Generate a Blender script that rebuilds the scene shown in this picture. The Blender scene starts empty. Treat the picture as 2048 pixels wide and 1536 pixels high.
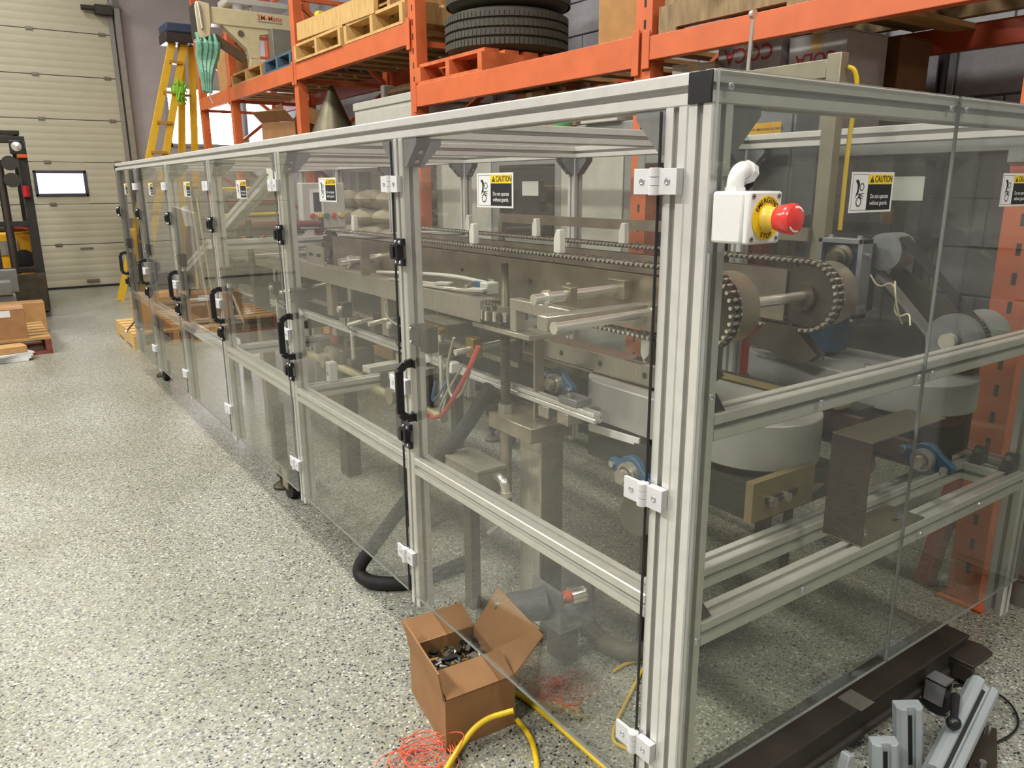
import bpy, bmesh, math, random
from math import radians, sin, cos, pi, atan2, hypot
from mathutils import Vector, Matrix

random.seed(7)
SC = bpy.context.scene
COL = SC.collection

# ---------------------------------------------------------------- camera
cam_data = bpy.data.cameras.new('camera')
cam = bpy.data.objects.new('camera', cam_data)
COL.objects.link(cam)
cam_data.sensor_fit = 'HORIZONTAL'
cam_data.sensor_width = 36.0
cam_data.lens = 36.0 * 1536.7 / 2048.0
cam_data.clip_start = 0.02
cam_data.clip_end = 60.0
_yaw, _pitch, _roll = radians(34.8), radians(14.5), 0.0055
_fw = Vector((sin(_yaw) * cos(_pitch), cos(_yaw) * cos(_pitch), -sin(_pitch)))
_rt = Vector((cos(_yaw), -sin(_yaw), 0.0))
_dn = _fw.cross(_rt)
_r2 = _rt * cos(_roll) + _dn * sin(_roll)
_d2 = _dn * cos(_roll) - _rt * sin(_roll)
_m = Matrix.Identity(4)
for _i in range(3):
    _m[_i][0] = _r2[_i]; _m[_i][1] = -_d2[_i]; _m[_i][2] = -_fw[_i]
_m.translation = Vector((-0.8274, -0.7248, 1.20))
cam.matrix_world = _m
SC.camera = cam

# ---------------------------------------------------------------- world, exposure, lamps of the hall
world = bpy.data.worlds.new('hall_ambient')
SC.world = world
world.use_nodes = True
_bg = world.node_tree.nodes['Background']
_bg.inputs['Color'].default_value = (0.75, 0.80, 0.90, 1)
_bg.inputs['Strength'].default_value = 0.25
SC.view_settings.view_transform = 'Standard'
SC.view_settings.look = 'None'
SC.view_settings.gamma = 1.0
SC.view_settings.use_curve_mapping = False
SC.view_settings.exposure = 0.0
SC.cycles.transparent_max_bounces = 28
SC.cycles.max_bounces = 5
SC.cycles.glossy_bounces = 3
SC.cycles.diffuse_bounces = 3
SC.cycles.use_adaptive_sampling = True
SC.cycles.adaptive_threshold = 0.06
SC.cycles.caustics_reflective = False
SC.cycles.caustics_refractive = False
SC.cycles.sample_clamp_indirect = 6.0

CEIL = 4.9
LAMPS = [(-0.6, -1.0), (-0.6, 2.3), (-0.6, 5.4), (-0.6, 8.5), (-3.9, -0.2), (-3.9, 3.0), (-3.9, 6.2), (1.2, -2.8)]
LAMP_W = [54, 84, 84, 40, 220, 225, 170, 95]
for (_lx, _ly), _w in zip(LAMPS, LAMP_W):
    _ld = bpy.data.lights.new('ceiling_lamp_light', 'AREA')
    _ld.shape = 'RECTANGLE'; _ld.size = 0.5; _ld.size_y = 1.25
    _ld.energy = _w; _ld.color = (1.0, 0.985, 0.945)
    _lo = bpy.data.objects.new('ceiling_lamp_light', _ld)
    _lo.location = (_lx, _ly, CEIL - 0.30)
    COL.objects.link(_lo)

# ---------------------------------------------------------------- helpers
def lin(h):
    h = h.lstrip('#')
    o = []
    for i in (0, 2, 4):
        c = int(h[i:i + 2], 16) / 255.0
        o.append(c / 12.92 if c <= 0.04045 else ((c + 0.055) / 1.055) ** 2.4)
    return o

MATS = {}
def M(name, col, rough=0.5, metal=0.0, var=0.08, scale=18.0, bump=0.0, spec=0.5, stretch=None, coat=0.0):
    """plain principled surface whose colour and gloss wander a little with noise"""
    if name in MATS:
        return MATS[name]
    m = bpy.data.materials.new(name); m.use_nodes = True
    nt = m.node_tree; b = nt.nodes['Principled BSDF']
    c = lin(col)
    b.inputs['Roughness'].default_value = rough
    b.inputs['Metallic'].default_value = metal
    b.inputs['Specular IOR Level'].default_value = spec
    if coat:
        b.inputs['Coat Weight'].default_value = coat
        b.inputs['Coat Roughness'].default_value = 0.12
    tc = nt.nodes.new('ShaderNodeTexCoord')
    mp = nt.nodes.new('ShaderNodeMapping')
    nt.links.new(tc.outputs['Object'], mp.inputs['Vector'])
    if stretch: mp.inputs['Scale'].default_value = stretch
    nz = nt.nodes.new('ShaderNodeTexNoise')
    nz.inputs['Scale'].default_value = scale; nz.inputs['Detail'].default_value = 2
    nt.links.new(mp.outputs['Vector'], nz.inputs['Vector'])
    rp = nt.nodes.new('ShaderNodeValToRGB')
    rp.color_ramp.elements[0].position = 0.3; rp.color_ramp.elements[1].position = 0.7
    rp.color_ramp.elements[0].color = [max(0, v * (1 - var)) for v in c] + [1]
    rp.color_ramp.elements[1].color = [min(1, v * (1 + var)) for v in c] + [1]
    nt.links.new(nz.outputs['Fac'], rp.inputs['Fac'])
    nt.links.new(rp.outputs['Color'], b.inputs['Base Color'])
    if bump:
        bp = nt.nodes.new('ShaderNodeBump'); bp.inputs['Strength'].default_value = bump
        bp.inputs['Distance'].default_value = 0.004
        nt.links.new(nz.outputs['Fac'], bp.inputs['Height'])
        nt.links.new(bp.outputs['Normal'], b.inputs['Normal'])
    MATS[name] = m
    return m

def emit(name, col, power):
    m = bpy.data.materials.new(name); m.use_nodes = True
    nt = m.node_tree; nt.nodes.clear()
    e = nt.nodes.new('ShaderNodeEmission'); o = nt.nodes.new('ShaderNodeOutputMaterial')
    e.inputs['Color'].default_value = lin(col) + [1]; e.inputs['Strength'].default_value = power
    nt.links.new(e.outputs[0], o.inputs[0]); MATS[name] = m
    return m

def clear_sheet(name, tint, haze, ior=1.5, hazecol='#d8d8cc'):
    """thin polycarbonate sheet: see-through, Fresnel gloss, a little dust and scratch haze"""
    m = bpy.data.materials.new(name); m.use_nodes = True
    nt = m.node_tree; nt.nodes.clear()
    L = nt.links.new
    out = nt.nodes.new('ShaderNodeOutputMaterial')
    tr = nt.nodes.new('ShaderNodeBsdfTransparent'); tr.inputs['Color'].default_value = lin(tint) + [1]
    gl = nt.nodes.new('ShaderNodeBsdfGlossy'); gl.inputs['Roughness'].default_value = 0.015
    df = nt.nodes.new('ShaderNodeBsdfDiffuse'); df.inputs['Color'].default_value = lin(hazecol) + [1]
    fr = nt.nodes.new('ShaderNodeFresnel')
    ge = nt.nodes.new('ShaderNodeNewGeometry'); iv = nt.nodes.new('ShaderNodeMapRange')   # same index on both faces of the sheet
    iv.inputs['To Min'].default_value = ior; iv.inputs['To Max'].default_value = 1.0 / ior
    L(ge.outputs['Backfacing'], iv.inputs['Value']); L(iv.outputs['Result'], fr.inputs['IOR'])
    m1 = nt.nodes.new('ShaderNodeMixShader'); m2 = nt.nodes.new('ShaderNodeMixShader')
    m1.inputs['Fac'].default_value = haze; L(tr.outputs[0], m1.inputs[1]); L(df.outputs[0], m1.inputs[2])
    L(fr.outputs[0], m2.inputs['Fac']); L(m1.outputs[0], m2.inputs[1]); L(gl.outputs[0], m2.inputs[2])
    L(m2.outputs[0], out.inputs[0]); MATS[name] = m
    return m

def tag(o, label=None, cat=None, group=None, kind=None):
    if label: o['label'] = label
    if cat: o['category'] = cat
    if group: o['group'] = group
    if kind: o['kind'] = kind
    return o

def thing(name, label, cat, loc=(0, 0, 0), group=None, rz=0.0):
    o = bpy.data.objects.new(name, None)
    o.empty_display_size = 0.05
    COL.objects.link(o); o.location = loc; o.rotation_euler = (0, 0, rz)
    return tag(o, label, cat, group)

def origin_of(o):
    while o.parent is not None:
        o = o.parent
    return Vector(o.location)

class MB:
    """collects shapes, then becomes one mesh object"""
    def __init__(s):
        s.v = []; s.f = []; s.mi = []; s.k = 0
    def mat(s, k):
        s.k = k; return s
    def add(s, vs, fs):
        n = len(s.v)
        s.v += [tuple(p) for p in vs]
        s.f += [tuple(i + n for i in f) for f in fs]
        s.mi += [s.k] * len(fs)
        return s
    def box(s, x0, y0, z0, x1, y1, z1):
        x0, x1 = min(x0, x1), max(x0, x1); y0, y1 = min(y0, y1), max(y0, y1); z0, z1 = min(z0, z1), max(z0, z1)
        return s.add([(x0, y0, z0), (x1, y0, z0), (x1, y1, z0), (x0, y1, z0), (x0, y0, z1), (x1, y0, z1), (x1, y1, z1), (x0, y1, z1)],
                     [(0, 3, 2, 1), (4, 5, 6, 7), (0, 1, 5, 4), (1, 2, 6, 5), (2, 3, 7, 6), (3, 0, 4, 7)])
    def obox(s, c, sz, R):
        c = Vector(c); vs = []
        for dz in (-.5, .5):
            for dx, dy in ((-.5, -.5), (.5, -.5), (.5, .5), (-.5, .5)):
                vs.append(c + R @ Vector((dx * sz[0], dy * sz[1], dz * sz[2])))
        return s.add(vs, [(0, 3, 2, 1), (4, 5, 6, 7), (0, 1, 5, 4), (1, 2, 6, 5), (2, 3, 7, 6), (3, 0, 4, 7)])
    def bar(s, p0, p1, w, h, up=(0, 0, 1)):
        p0 = Vector(p0); p1 = Vector(p1); d = (p1 - p0); L = d.length; d.normalize()
        u = Vector(up); sd = d.cross(u)
        if sd.length < 1e-4: sd = d.cross(Vector((1, 0, 0)))
        sd.normalize(); u = sd.cross(d)
        R = Matrix((d, sd, u)).transposed()
        return s.obox((p0 + p1) / 2, (L, w, h), R)
    def cyl(s, p0, p1, r0, r1=None, n=16, caps=True):
        if r1 is None: r1 = r0
        p0 = Vector(p0); p1 = Vector(p1); d = (p1 - p0).normalized()
        a = d.orthogonal().normalized(); b = d.cross(a)
        vs = []
        for p, r in ((p0, r0), (p1, r1)):
            for i in range(n):
                t = 2 * pi * i / n
                vs.append(p + a * (r * cos(t)) + b * (r * sin(t)))
        fs = [(i, (i + 1) % n, n + (i + 1) % n, n + i) for i in range(n)]
        if caps: fs += [tuple(range(n - 1, -1, -1)), tuple(range(n, 2 * n))]
        return s.add(vs, fs)
    def tube(s, pts, r, n=8, smooth=0, closed=False):
        P = [Vector(p) for p in pts]
        for _ in range(smooth):
            Q = [P[0]]
            for i in range(len(P) - 1):
                Q += [P[i] * .75 + P[i + 1] * .25, P[i] * .25 + P[i + 1] * .75]
            Q.append(P[-1]); P = Q
        vs = []; a = None
        for i, p in enumerate(P):
            d = (P[min(i + 1, len(P) - 1)] - P[max(i - 1, 0)])
            if d.length < 1e-9: d = Vector((0, 0, 1))
            d.normalize()
            if a is None: a = d.orthogonal().normalized()
            a = (a - d * a.dot(d))
            if a.length < 1e-6: a = d.orthogonal()
            a.normalize(); b = d.cross(a)
            rr = r[i * (len(r) - 1) // max(1, len(P) - 1)] if isinstance(r, (list, tuple)) else r
            for k in range(n):
                t = 2 * pi * k / n
                vs.append(p + a * (rr * cos(t)) + b * (rr * sin(t)))
        m = len(P); fs = []
        for i in range(m - 1):
            for k in range(n):
                fs.append((i * n + k, i * n + (k + 1) % n, (i + 1) * n + (k + 1) % n, (i + 1) * n + k))
        fs += [tuple(range(n - 1, -1, -1)), tuple(range((m - 1) * n, m * n))]
        return s.add(vs, fs)
    def prism(s, poly, axis, a, b, side=None, capm=None):
        def pt(u, w, t):
            return {'x': (t, u, w), 'y': (u, t, w), 'z': (u, w, t)}[axis]
        n = len(poly)
        area = sum(poly[i][0] * poly[(i + 1) % n][1] - poly[(i + 1) % n][0] * poly[i][1] for i in range(n))
        if area < 0: poly = poly[::-1]
        if axis == 'y': poly = poly[::-1]
        if a > b: a, b = b, a
        vs = [pt(u, w, a) for u, w in poly] + [pt(u, w, b) for u, w in poly]
        k0 = s.k
        if capm is not None: s.k = capm
        s.add(vs, [tuple(range(n - 1, -1, -1)), tuple(range(n, 2 * n))])
        s.k = side if side is not None else k0
        base = len(s.v) - 2 * n
        s.f += [(base + i, base + (i + 1) % n, base + n + (i + 1) % n, base + n + i) for i in range(n)]
        s.mi += [s.k] * n
        s.k = k0
        return s
    def lathe(s, prof, o, axis, n=24, close=False):
        o = Vector(o); d = Vector(axis).normalized(); a = d.orthogonal().normalized(); b = d.cross(a)
        vs = []; m = len(prof)
        for r, h in prof:
            for i in range(n):
                t = 2 * pi * i / n
                vs.append(o + d * h + a * (r * cos(t)) + b * (r * sin(t)))
        fs = []
        for j in range(m if close else m - 1):
            for i in range(n):
                q = (j + 1) % m
                fs.append((j * n + i, j * n + (i + 1) % n, q * n + (i + 1) % n, q * n + i))
        if not close:
            if prof[0][0] > 1e-6: fs.append(tuple(range(n - 1, -1, -1)))
            if prof[-1][0] > 1e-6: fs.append(tuple(range((m - 1) * n, m * n)))
        return s.add(vs, fs)
    def sphere(s, c, r, n=12, sq=(1, 1, 1)):
        vs = []; fs = []; m = n // 2
        for j in range(1, m):
            ph = pi * j / m
            for i in range(n):
                t = 2 * pi * i / n
                vs.append((c[0] + r * sq[0] * sin(ph) * cos(t), c[1] + r * sq[1] * sin(ph) * sin(t), c[2] + r * sq[2] * cos(ph)))
        top = len(vs); vs += [(c[0], c[1], c[2] + r * sq[2]), (c[0], c[1], c[2] - r * sq[2])]
        for i in range(n):
            fs.append((top, i, (i + 1) % n)); fs.append((top + 1, (m - 2) * n + (i + 1) % n, (m - 2) * n + i))
            for j in range(m - 2):
                fs.append((j * n + i, (j + 1) * n + i, (j + 1) * n + (i + 1) % n, j * n + (i + 1) % n))
        return s.add(vs, fs)
    def text(s, txt, size, o, u, w, thick=0.0, align='CENTER', xs=1.0):
        vs, fs = glyphs(txt, thick, align)
        o = Vector(o); u = Vector(u); w = Vector(w)
        return s.add([o + u * (p[0] * size * xs) + w * (p[1] * size) for p in vs], fs)
    def build(s, name, mats, parent=None, smooth=True, bevel=0.0, loc=None, ang=35):
        me = bpy.data.meshes.new(name)
        if parent is not None:
            off = origin_of(parent)
        else:
            if loc is None:
                xs = [p[0] for p in s.v]; ys = [p[1] for p in s.v]; zs = [p[2] for p in s.v]
                loc = ((min(xs) + max(xs)) / 2, (min(ys) + max(ys)) / 2, min(zs))
            off = Vector(loc)
        me.from_pydata([(p[0] - off[0], p[1] - off[1], p[2] - off[2]) for p in s.v], [], s.f)
        if not isinstance(mats, (list, tuple)): mats = [mats]
        for m in mats: me.materials.append(m)
        me.polygons.foreach_set('material_index', s.mi)
        if smooth:
            me.polygons.foreach_set('use_smooth', [True] * len(me.polygons))
            me.set_sharp_from_angle(angle=radians(ang))
        me.update()
        o = bpy.data.objects.new(name, me); COL.objects.link(o)
        if parent is not None: o.parent = parent
        else: o.location = off
        if bevel:
            bv = o.modifiers.new('edge', 'BEVEL'); bv.width = bevel; bv.segments = 2
            bv.limit_method = 'ANGLE'; bv.angle_limit = radians(40)
        return o

_GL = {}
def glyphs(txt, thick, align):
    k = (txt, thick, align)
    if k in _GL: return _GL[k]
    cu = bpy.data.curves.new('lettering', 'FONT')
    cu.body = txt; cu.align_x = align; cu.align_y = 'CENTER'; cu.size = 1.0; cu.offset = thick
    cu.resolution_u = 3
    ob = bpy.data.objects.new('lettering', cu); COL.objects.link(ob)
    dg = bpy.context.evaluated_depsgraph_get()
    ev = ob.evaluated_get(dg); me = ev.to_mesh()
    r = ([tuple(v.co) for v in me.vertices], [tuple(p.vertices) for p in me.polygons])
    ev.to_mesh_clear(); bpy.data.objects.remove(ob); bpy.data.curves.remove(cu)
    _GL[k] = r
    return r

def copy_tree(o, parent=None):
    c = o.copy(); COL.objects.link(c)
    if parent is not None: c.parent = parent
    for ch in list(o.children): copy_tree(ch, c)
    return c

def arc(cx, cy, r, a0, a1, n):
    return [(cx + r * cos(radians(a0 + (a1 - a0) * i / n)), cy + r * sin(radians(a0 + (a1 - a0) * i / n))) for i in range(n + 1)]

def rotz(a):
    return Matrix.Rotation(a, 3, 'Z')

# ---------------------------------------------------------------- materials
alu = M('anodised_aluminium', '#dad9d4', 0.33, 0.4, 0.05, 30, stretch=(1, 1, 1))
alu_dark = M('slot_shadow_grey', '#6f7274', 0.5, 0.4)
alu_cast = M('cast_aluminium', '#8b8c8e', 0.45, 0.6, 0.1, 40)
steel = M('bare_steel', '#9f9584', 0.30, 0.7, 0.18, 14)
steel_dk = M('oily_steel', '#544d40', 0.42, 0.6, 0.25, 12)
steel_lt = M('brushed_stainless', '#bbb5a9', 0.28, 0.75, 0.1, 20, stretch=(1, 8, 1))
chrome = M('chrome', '#f0ede4', 0.22, 0.85, 0.03)
screw = M('zinc_screw', '#d5d6da', 0.18, 0.9, 0.05)
blackp = M('black_plastic', '#1b1b1d', 0.38, 0, 0.1)
blackr = M('black_rubber', '#191816', 0.7, 0, 0.15, 40)
darkst = M('dark_painted_steel', '#33302c', 0.5, 0.2, 0.15)
whitep = M('white_plastic', '#dededc', 0.35, 0, 0.03)
hingep = M('white_hinge_plastic', '#cfcfd0', 0.4, 0, 0.03)
nylon = M('milky_nylon', '#cfcec4', 0.45, 0, 0.04)
yellow = M('safety_yellow', '#e8c51d', 0.4, 0, 0.05)
yellow_p = M('pale_yellow_plastic', '#ecca52', 0.35, 0, 0.04)
yhose = M('yellow_hose', '#d9b71c', 0.45, 0, 0.08)
red_b = M('red_button', '#d93a35', 0.25, 0, 0.03, coat=0.5)
ink = M('black_ink', '#141616', 0.6, 0, 0.0)
inkw = M('white_ink', '#e9e9e4', 0.6, 0, 0.0)
paper = M('white_paper', '#d5d5d2', 0.7, 0, 0.03)
orange = M('rack_orange', '#cd673a', 0.45, 0, 0.08, 9)
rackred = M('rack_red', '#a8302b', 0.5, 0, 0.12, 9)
wood = M('pallet_wood', '#b08a56', 0.8, 0, 0.22, 9, bump=0.2, stretch=(1, 6, 1))
woodlt = M('pale_wood', '#c9a468', 0.8, 0, 0.16, 9, bump=0.2, stretch=(1, 6, 1))
woodor = M('orange_pallet_paint', '#c9683a', 0.75, 0, 0.2, 12, bump=0.2)
woodbl = M('blue_pallet_paint', '#4c6170', 0.75, 0, 0.2, 12, bump=0.2)
woodrd = M('red_pallet_paint', '#7d4033', 0.75, 0, 0.2, 12, bump=0.2)
card = M('cardboard', '#946d47', 0.85, 0, 0.08, 16, bump=0.1)
cardlt = M('pale_cardboard', '#b58a57', 0.85, 0, 0.1, 16, bump=0.1)
tape = M('packing_tape', '#c3a473', 0.25, 0, 0.05)
rubber = M('tyre_rubber', '#454238', 0.75, 0, 0.12, 30)
cream = M('cream_paint', '#c9bd98', 0.4, 0, 0.05)
greyp = M('grey_paint', '#8b8d8a', 0.45, 0.1, 0.06)
greyl = M('light_grey_paint', '#b4b3aa', 0.45, 0, 0.05)
guardg = M('grey_guard_paint', '#9b9a96', 0.42, 0.15, 0.05)
bluep = M('blue_paint', '#2f5878', 0.4, 0.1, 0.12)
navy = M('navy_casting', '#1f2840', 0.45, 0.2, 0.15)
brownb = M('brown_belt', '#5a4438', 0.7, 0, 0.2, 60)
redt = M('red_air_tube', '#c23a38', 0.35, 0, 0.05)
greyt = M('clear_air_tube', '#9c988c', 0.3, 0, 0.05)
orstr = M('orange_twine', '#e0684a', 0.7, 0, 0.08)
greyplas = M('blue_grey_plastic', '#9aa1a4', 0.42, 0, 0.05)
forky = M('truck_yellow', '#d29a1d', 0.4, 0, 0.08)
green = M('green_film', '#6fa38c', 0.25, 0, 0.2, 60, bump=0.6)
lime = M('lime_strap', '#7fc23a', 0.5, 0, 0.1)
sack = M('woven_sack', '#a9a08a', 0.85, 0, 0.1, 30, bump=0.3)
ladder_y = M('fibreglass_yellow', '#d8b02b', 0.45, 0, 0.06)
ladder_b = M('ladder_blue_cap', '#31445c', 0.5, 0, 0.08)
pclear = clear_sheet('clear_polycarbonate', '#fdfdfb', 0.014)
psmoke = clear_sheet('clear_polycarbonate_front', '#f5f6f3', 0.013)
pedge = M('polycarbonate_edge', '#8b8f8c', 0.2, 0.0, 0.1)
pedged = M('polycarbonate_dark_edge', '#2c2f30', 0.3, 0.0, 0.1)

# ================================================================ THE HALL
def floor_material():
    m = bpy.data.materials.new('epoxy_flake_floor'); m.use_nodes = True
    nt = m.node_tree; b = nt.nodes['Principled BSDF']; L = nt.links.new
    tc = nt.nodes.new('ShaderNodeTexCoord')
    vo = nt.nodes.new('ShaderNodeTexVoronoi'); vo.inputs['Scale'].default_value = 215; vo.inputs['Randomness'].default_value = 1
    L(tc.outputs['Object'], vo.inputs['Vector'])
    sp = nt.nodes.new('ShaderNodeSeparateColor'); L(vo.outputs['Color'], sp.inputs['Color'])
    rp = nt.nodes.new('ShaderNodeValToRGB'); rp.color_ramp.interpolation = 'CONSTANT'
    stops = [(0.0, '#17181f'), (0.035, '#64676e'), (0.11, '#87867d'), (0.24, '#99988e'), (0.52, '#a4a49b'), (0.80, '#b8b8b2'), (0.92, '#dddcd6'), (0.965, '#a59b78')]
    els = rp.color_ramp.elements
    els[0].position = 0; els[0].color = lin(stops[0][1]) + [1]
    els[1].position = stops[1][0]; els[1].color = lin(stops[1][1]) + [1]
    for p, c in stops[2:]:
        e = els.new(p); e.color = lin(c) + [1]
    L(sp.outputs['Red'], rp.inputs['Fac'])
    nz = nt.nodes.new('ShaderNodeTexNoise'); nz.inputs['Scale'].default_value = 1.3; nz.inputs['Detail'].default_value = 5
    L(tc.outputs['Object'], nz.inputs['Vector'])
    r2 = nt.nodes.new('ShaderNodeValToRGB')
    r2.color_ramp.elements[0].color = lin('#d6d7cb') + [1]; r2.color_ramp.elements[1].color = lin('#eef0ec') + [1]
    r2.color_ramp.elements[0].position = 0.35; r2.color_ramp.elements[1].position = 0.65
    L(nz.outputs['Fac'], r2.inputs['Fac'])
    mx = nt.nodes.new('ShaderNodeMix'); mx.data_type = 'RGBA'; mx.blend_type = 'MULTIPLY'
    mx.inputs['Factor'].default_value = 1.0
    L(rp.outputs['Color'], mx.inputs['A']); L(r2.outputs['Color'], mx.inputs['B'])
    L(mx.outputs['Result'], b.inputs['Base Color'])
    mr = nt.nodes.new('ShaderNodeMapRange'); mr.inputs['To Min'].default_value = 0.22; mr.inputs['To Max'].default_value = 0.42
    L(nz.outputs['Fac'], mr.inputs['Value']); L(mr.outputs['Result'], b.inputs['Roughness'])
    bp = nt.nodes.new('ShaderNodeBump'); bp.inputs['Strength'].default_value = 0.12; bp.inputs['Distance'].default_value = 0.002
    L(vo.outputs['Distance'], bp.inputs['Height']); L(bp.outputs['Normal'], b.inputs['Normal'])
    return m

XL, XR, YF, YB = -7.0, 2.45, -5.0, 10.13
MB().box(XL, YF, -0.1, XR + 0.2, YB + 0.2, 0.0).build('floor', floor_material(), smooth=False)['kind'] = 'structure'
wallp = M('painted_wall', '#9d9697', 0.7, 0, 0.05, 6)
blockp = M('painted_block', '#8f8f92', 0.75, 0, 0.07, 30, bump=0.5)
mortar = M('mortar_joint', '#7f7f81', 0.85, 0, 0.06, 40)
ceilp = M('ceiling_panel', '#b9b7ae', 0.8, 0, 0.05, 4)
MB().box(XL, YF, CEIL, XR + 0.2, YB + 0.2, CEIL + 0.1).build('ceiling', ceilp, smooth=False)['kind'] = 'structure'
MB().box(XL - 0.15, YF, 0, XL, YB, CEIL).build('wall_left', wallp, smooth=False)['kind'] = 'structure'
MB().box(XL, YF - 0.15, 0, XR, YF, CEIL).build('wall_front', wallp, smooth=False)['kind'] = 'structure'

DX0, DX1, DZ = -2.95, 0.93, 3.44        # garage door opening
WX0, WX1, WZ0, WZ1 = 1.44, 2.40, 1.70, 2.44
w = MB()
w.box(XL, YB, 0, DX0, YB + 0.15, CEIL).box(DX0, YB, DZ, DX1, YB + 0.15, CEIL).box(DX1, YB, 0, WX0, YB + 0.15, CEIL)
w.box(WX0, YB, 0, WX1, YB + 0.15, WZ0).box(WX0, YB, WZ1, WX1, YB + 0.15, CEIL).box(WX1, YB, 0, XR, YB + 0.15, CEIL)
tag(w.build('wall_back', wallp, smooth=False), kind='structure')

# right wall: painted concrete blocks behind the rack
wr = MB().box(XR, YF, 0, XR + 0.15, YB, CEIL).build('wall_right', [mortar], smooth=False)
tag(wr, kind='structure')
BW, BH = 0.38, 0.19
blk = None
row = 0
z = 0.0
while z < 3.3:
    y = -0.60 - (BW / 2 if row % 2 else 0)
    while y < 4.4:
        if blk is None:
            blk = MB().box(XR - 0.012, 0.004, 0.004, XR + 0.01, BW - 0.004, BH - 0.004).build('block', blockp, wr, smooth=False, bevel=0.004)
            base = Vector(blk.location); b_ = blk
        else:
            b_ = blk.copy(); COL.objects.link(b_)
        b_.location = base + Vector((0, y, z))
        y += BW
    z += BH; row += 1
MB().box(XR - 0.012, 4.4, 0, XR, YB, CEIL).box(XR - 0.012, YF, 0, XR, -0.8, CEIL).build('plain_face', blockp, wr, smooth=False)
MB().box(XR - 0.012, -0.8, 3.3, XR, 4.4, CEIL).build('plain_face', blockp, wr, smooth=False)
tr = MB().box(XR - 0.02, -0.8, 0.0, XR - 0.012, 4.4, 0.62).build('trim_1', M('dark_wall_base', '#4a4742', 0.7), smooth=False)
tag(tr, kind='structure')

# sectional garage door
doorp = M('door_cream', '#aaa692', 0.5, 0, 0.03, 4)
doorj = M('door_joint', '#a5a08b', 0.6, 0, 0.05)
g = MB().box(DX0, YB + 0.02, 0, DX1, YB + 0.05, DZ).build('door_1', doorj, smooth=False)
tag(g, 'cream sectional garage door with one small window', None, None, 'structure')
GS = [0.022, 0.53, 1.01, 1.495, 1.98, 2.465, 2.95, 3.44]
GW = (-0.10, 0.455, 1.10, 1.40)
for i in range(7):
    z0, z1 = GS[i] + 0.001, GS[i + 1] - 0.001
    prof = [(YB + 0.03, z0)]
    n = 6
    for k in range(n):
        a = z0 + (z1 - z0) * k / n; b = z0 + (z1 - z0) * (k + 1) / n
        prof += [(YB - 0.018, a + 0.003), (YB - 0.018, b - 0.008), (YB - 0.0165, b - 0.004)]
    prof += [(YB + 0.03, z1)]
    if z0 < 1.2 < z1:
        MB().prism(prof, 'x', DX0, GW[0]).build('section_panel', doorp, g)
        MB().prism(prof, 'x', GW[1], DX1).build('section_panel', doorp, g)
        for a, b in ((z0, GW[2]), (GW[3], z1)):
            MB().box(GW[0], YB - 0.018, a, GW[1], YB + 0.03, b).build('section_panel', doorp, g)
    else:
        MB().prism(prof, 'x', DX0, DX1).build('section_panel', doorp, g)
hg = M('galvanised_hinge', '#7c7a70', 0.4, 0.6)
for zz in GS[1:7]:
    for xx in (-2.0, -1.05, 0.06 + (zz - 1.0) * 0.012, 0.82):
        MB().box(xx - 0.036, YB - 0.028, zz - 0.018, xx + 0.036, YB - 0.014, zz + 0.018).box(xx - 0.03, YB - 0.036, zz - 0.01, xx + 0.03, YB - 0.02, zz + 0.01).build('hinge', hg, g)
MB().box(0.30, YB - 0.04, 0.07, 0.44, YB - 0.014, 0.10).build('lift_handle', hg, g)
MB().box(0.28, YB - 0.03, 0.47, 0.42, YB - 0.014, 0.49).build('lift_handle', hg, g)
MB().box(DX0, YB - 0.03, 0, DX1, YB + 0.02, 0.024).build('bottom_seal', blackr, g)
# window in the door
wf = M('window_rubber', '#3c3f4c', 0.5)
day = emit('daylight_pane', '#e9e4ff', 3.2)
w1 = MB()
a, b, c, d = GW[0], GW[1], GW[2], GW[3]
for q in ((a, c, b, c + 0.035), (a, d - 0.035, b, d), (a, c, a + 0.035, d), (b - 0.035, c, b, d)):
    w1.box(q[0], YB - 0.035, q[1], q[2], YB + 0.03, q[3])
w1 = w1.build('window_1', wf, bevel=0.008); tag(w1, kind='structure')
MB().box(a + 0.03, YB - 0.01, c + 0.03, b - 0.03, YB + 0.0, d - 0.03).build('pane', day, w1)
# jamb, track and spring bracket at the door edge
galv = M('galvanised_track', '#8f8d88', 0.4, 0.5)
tk = thing('door_track', 'galvanised vertical track along the right edge of the garage door', 'door track', (DX1 + 0.05, YB - 0.06, 0))
MB().box(DX1 - 0.02, YB - 0.05, 0, DX1 + 0.025, YB - 0.002, 3.30).build('jamb_angle', galv, tk)
MB().box(DX1 + 0.04, YB - 0.10, 0, DX1 + 0.05, YB - 0.002, 3.30).box(DX1 + 0.09, YB - 0.10, 0, DX1 + 0.10, YB - 0.002, 3.30).box(DX1 + 0.04, YB - 0.11, 0, DX1 + 0.10, YB - 0.10, 3.30).build('rail', galv, tk)
MB().bar((DX1 + 0.06, YB - 0.08, 3.25), (DX1 + 0.06, YB - 1.4, 4.3), 0.07, 0.05).build('curve_rail', galv, tk)
MB().box(DX1 - 0.16, YB - 0.14, 3.16, DX1 + 0.02, YB - 0.02, 3.26).cyl((DX1 - 0.3, YB - 0.08, 3.22), (DX1 + 0.05, YB - 0.08, 3.22), 0.03).build('roller_bracket', darkst, tk)
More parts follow.
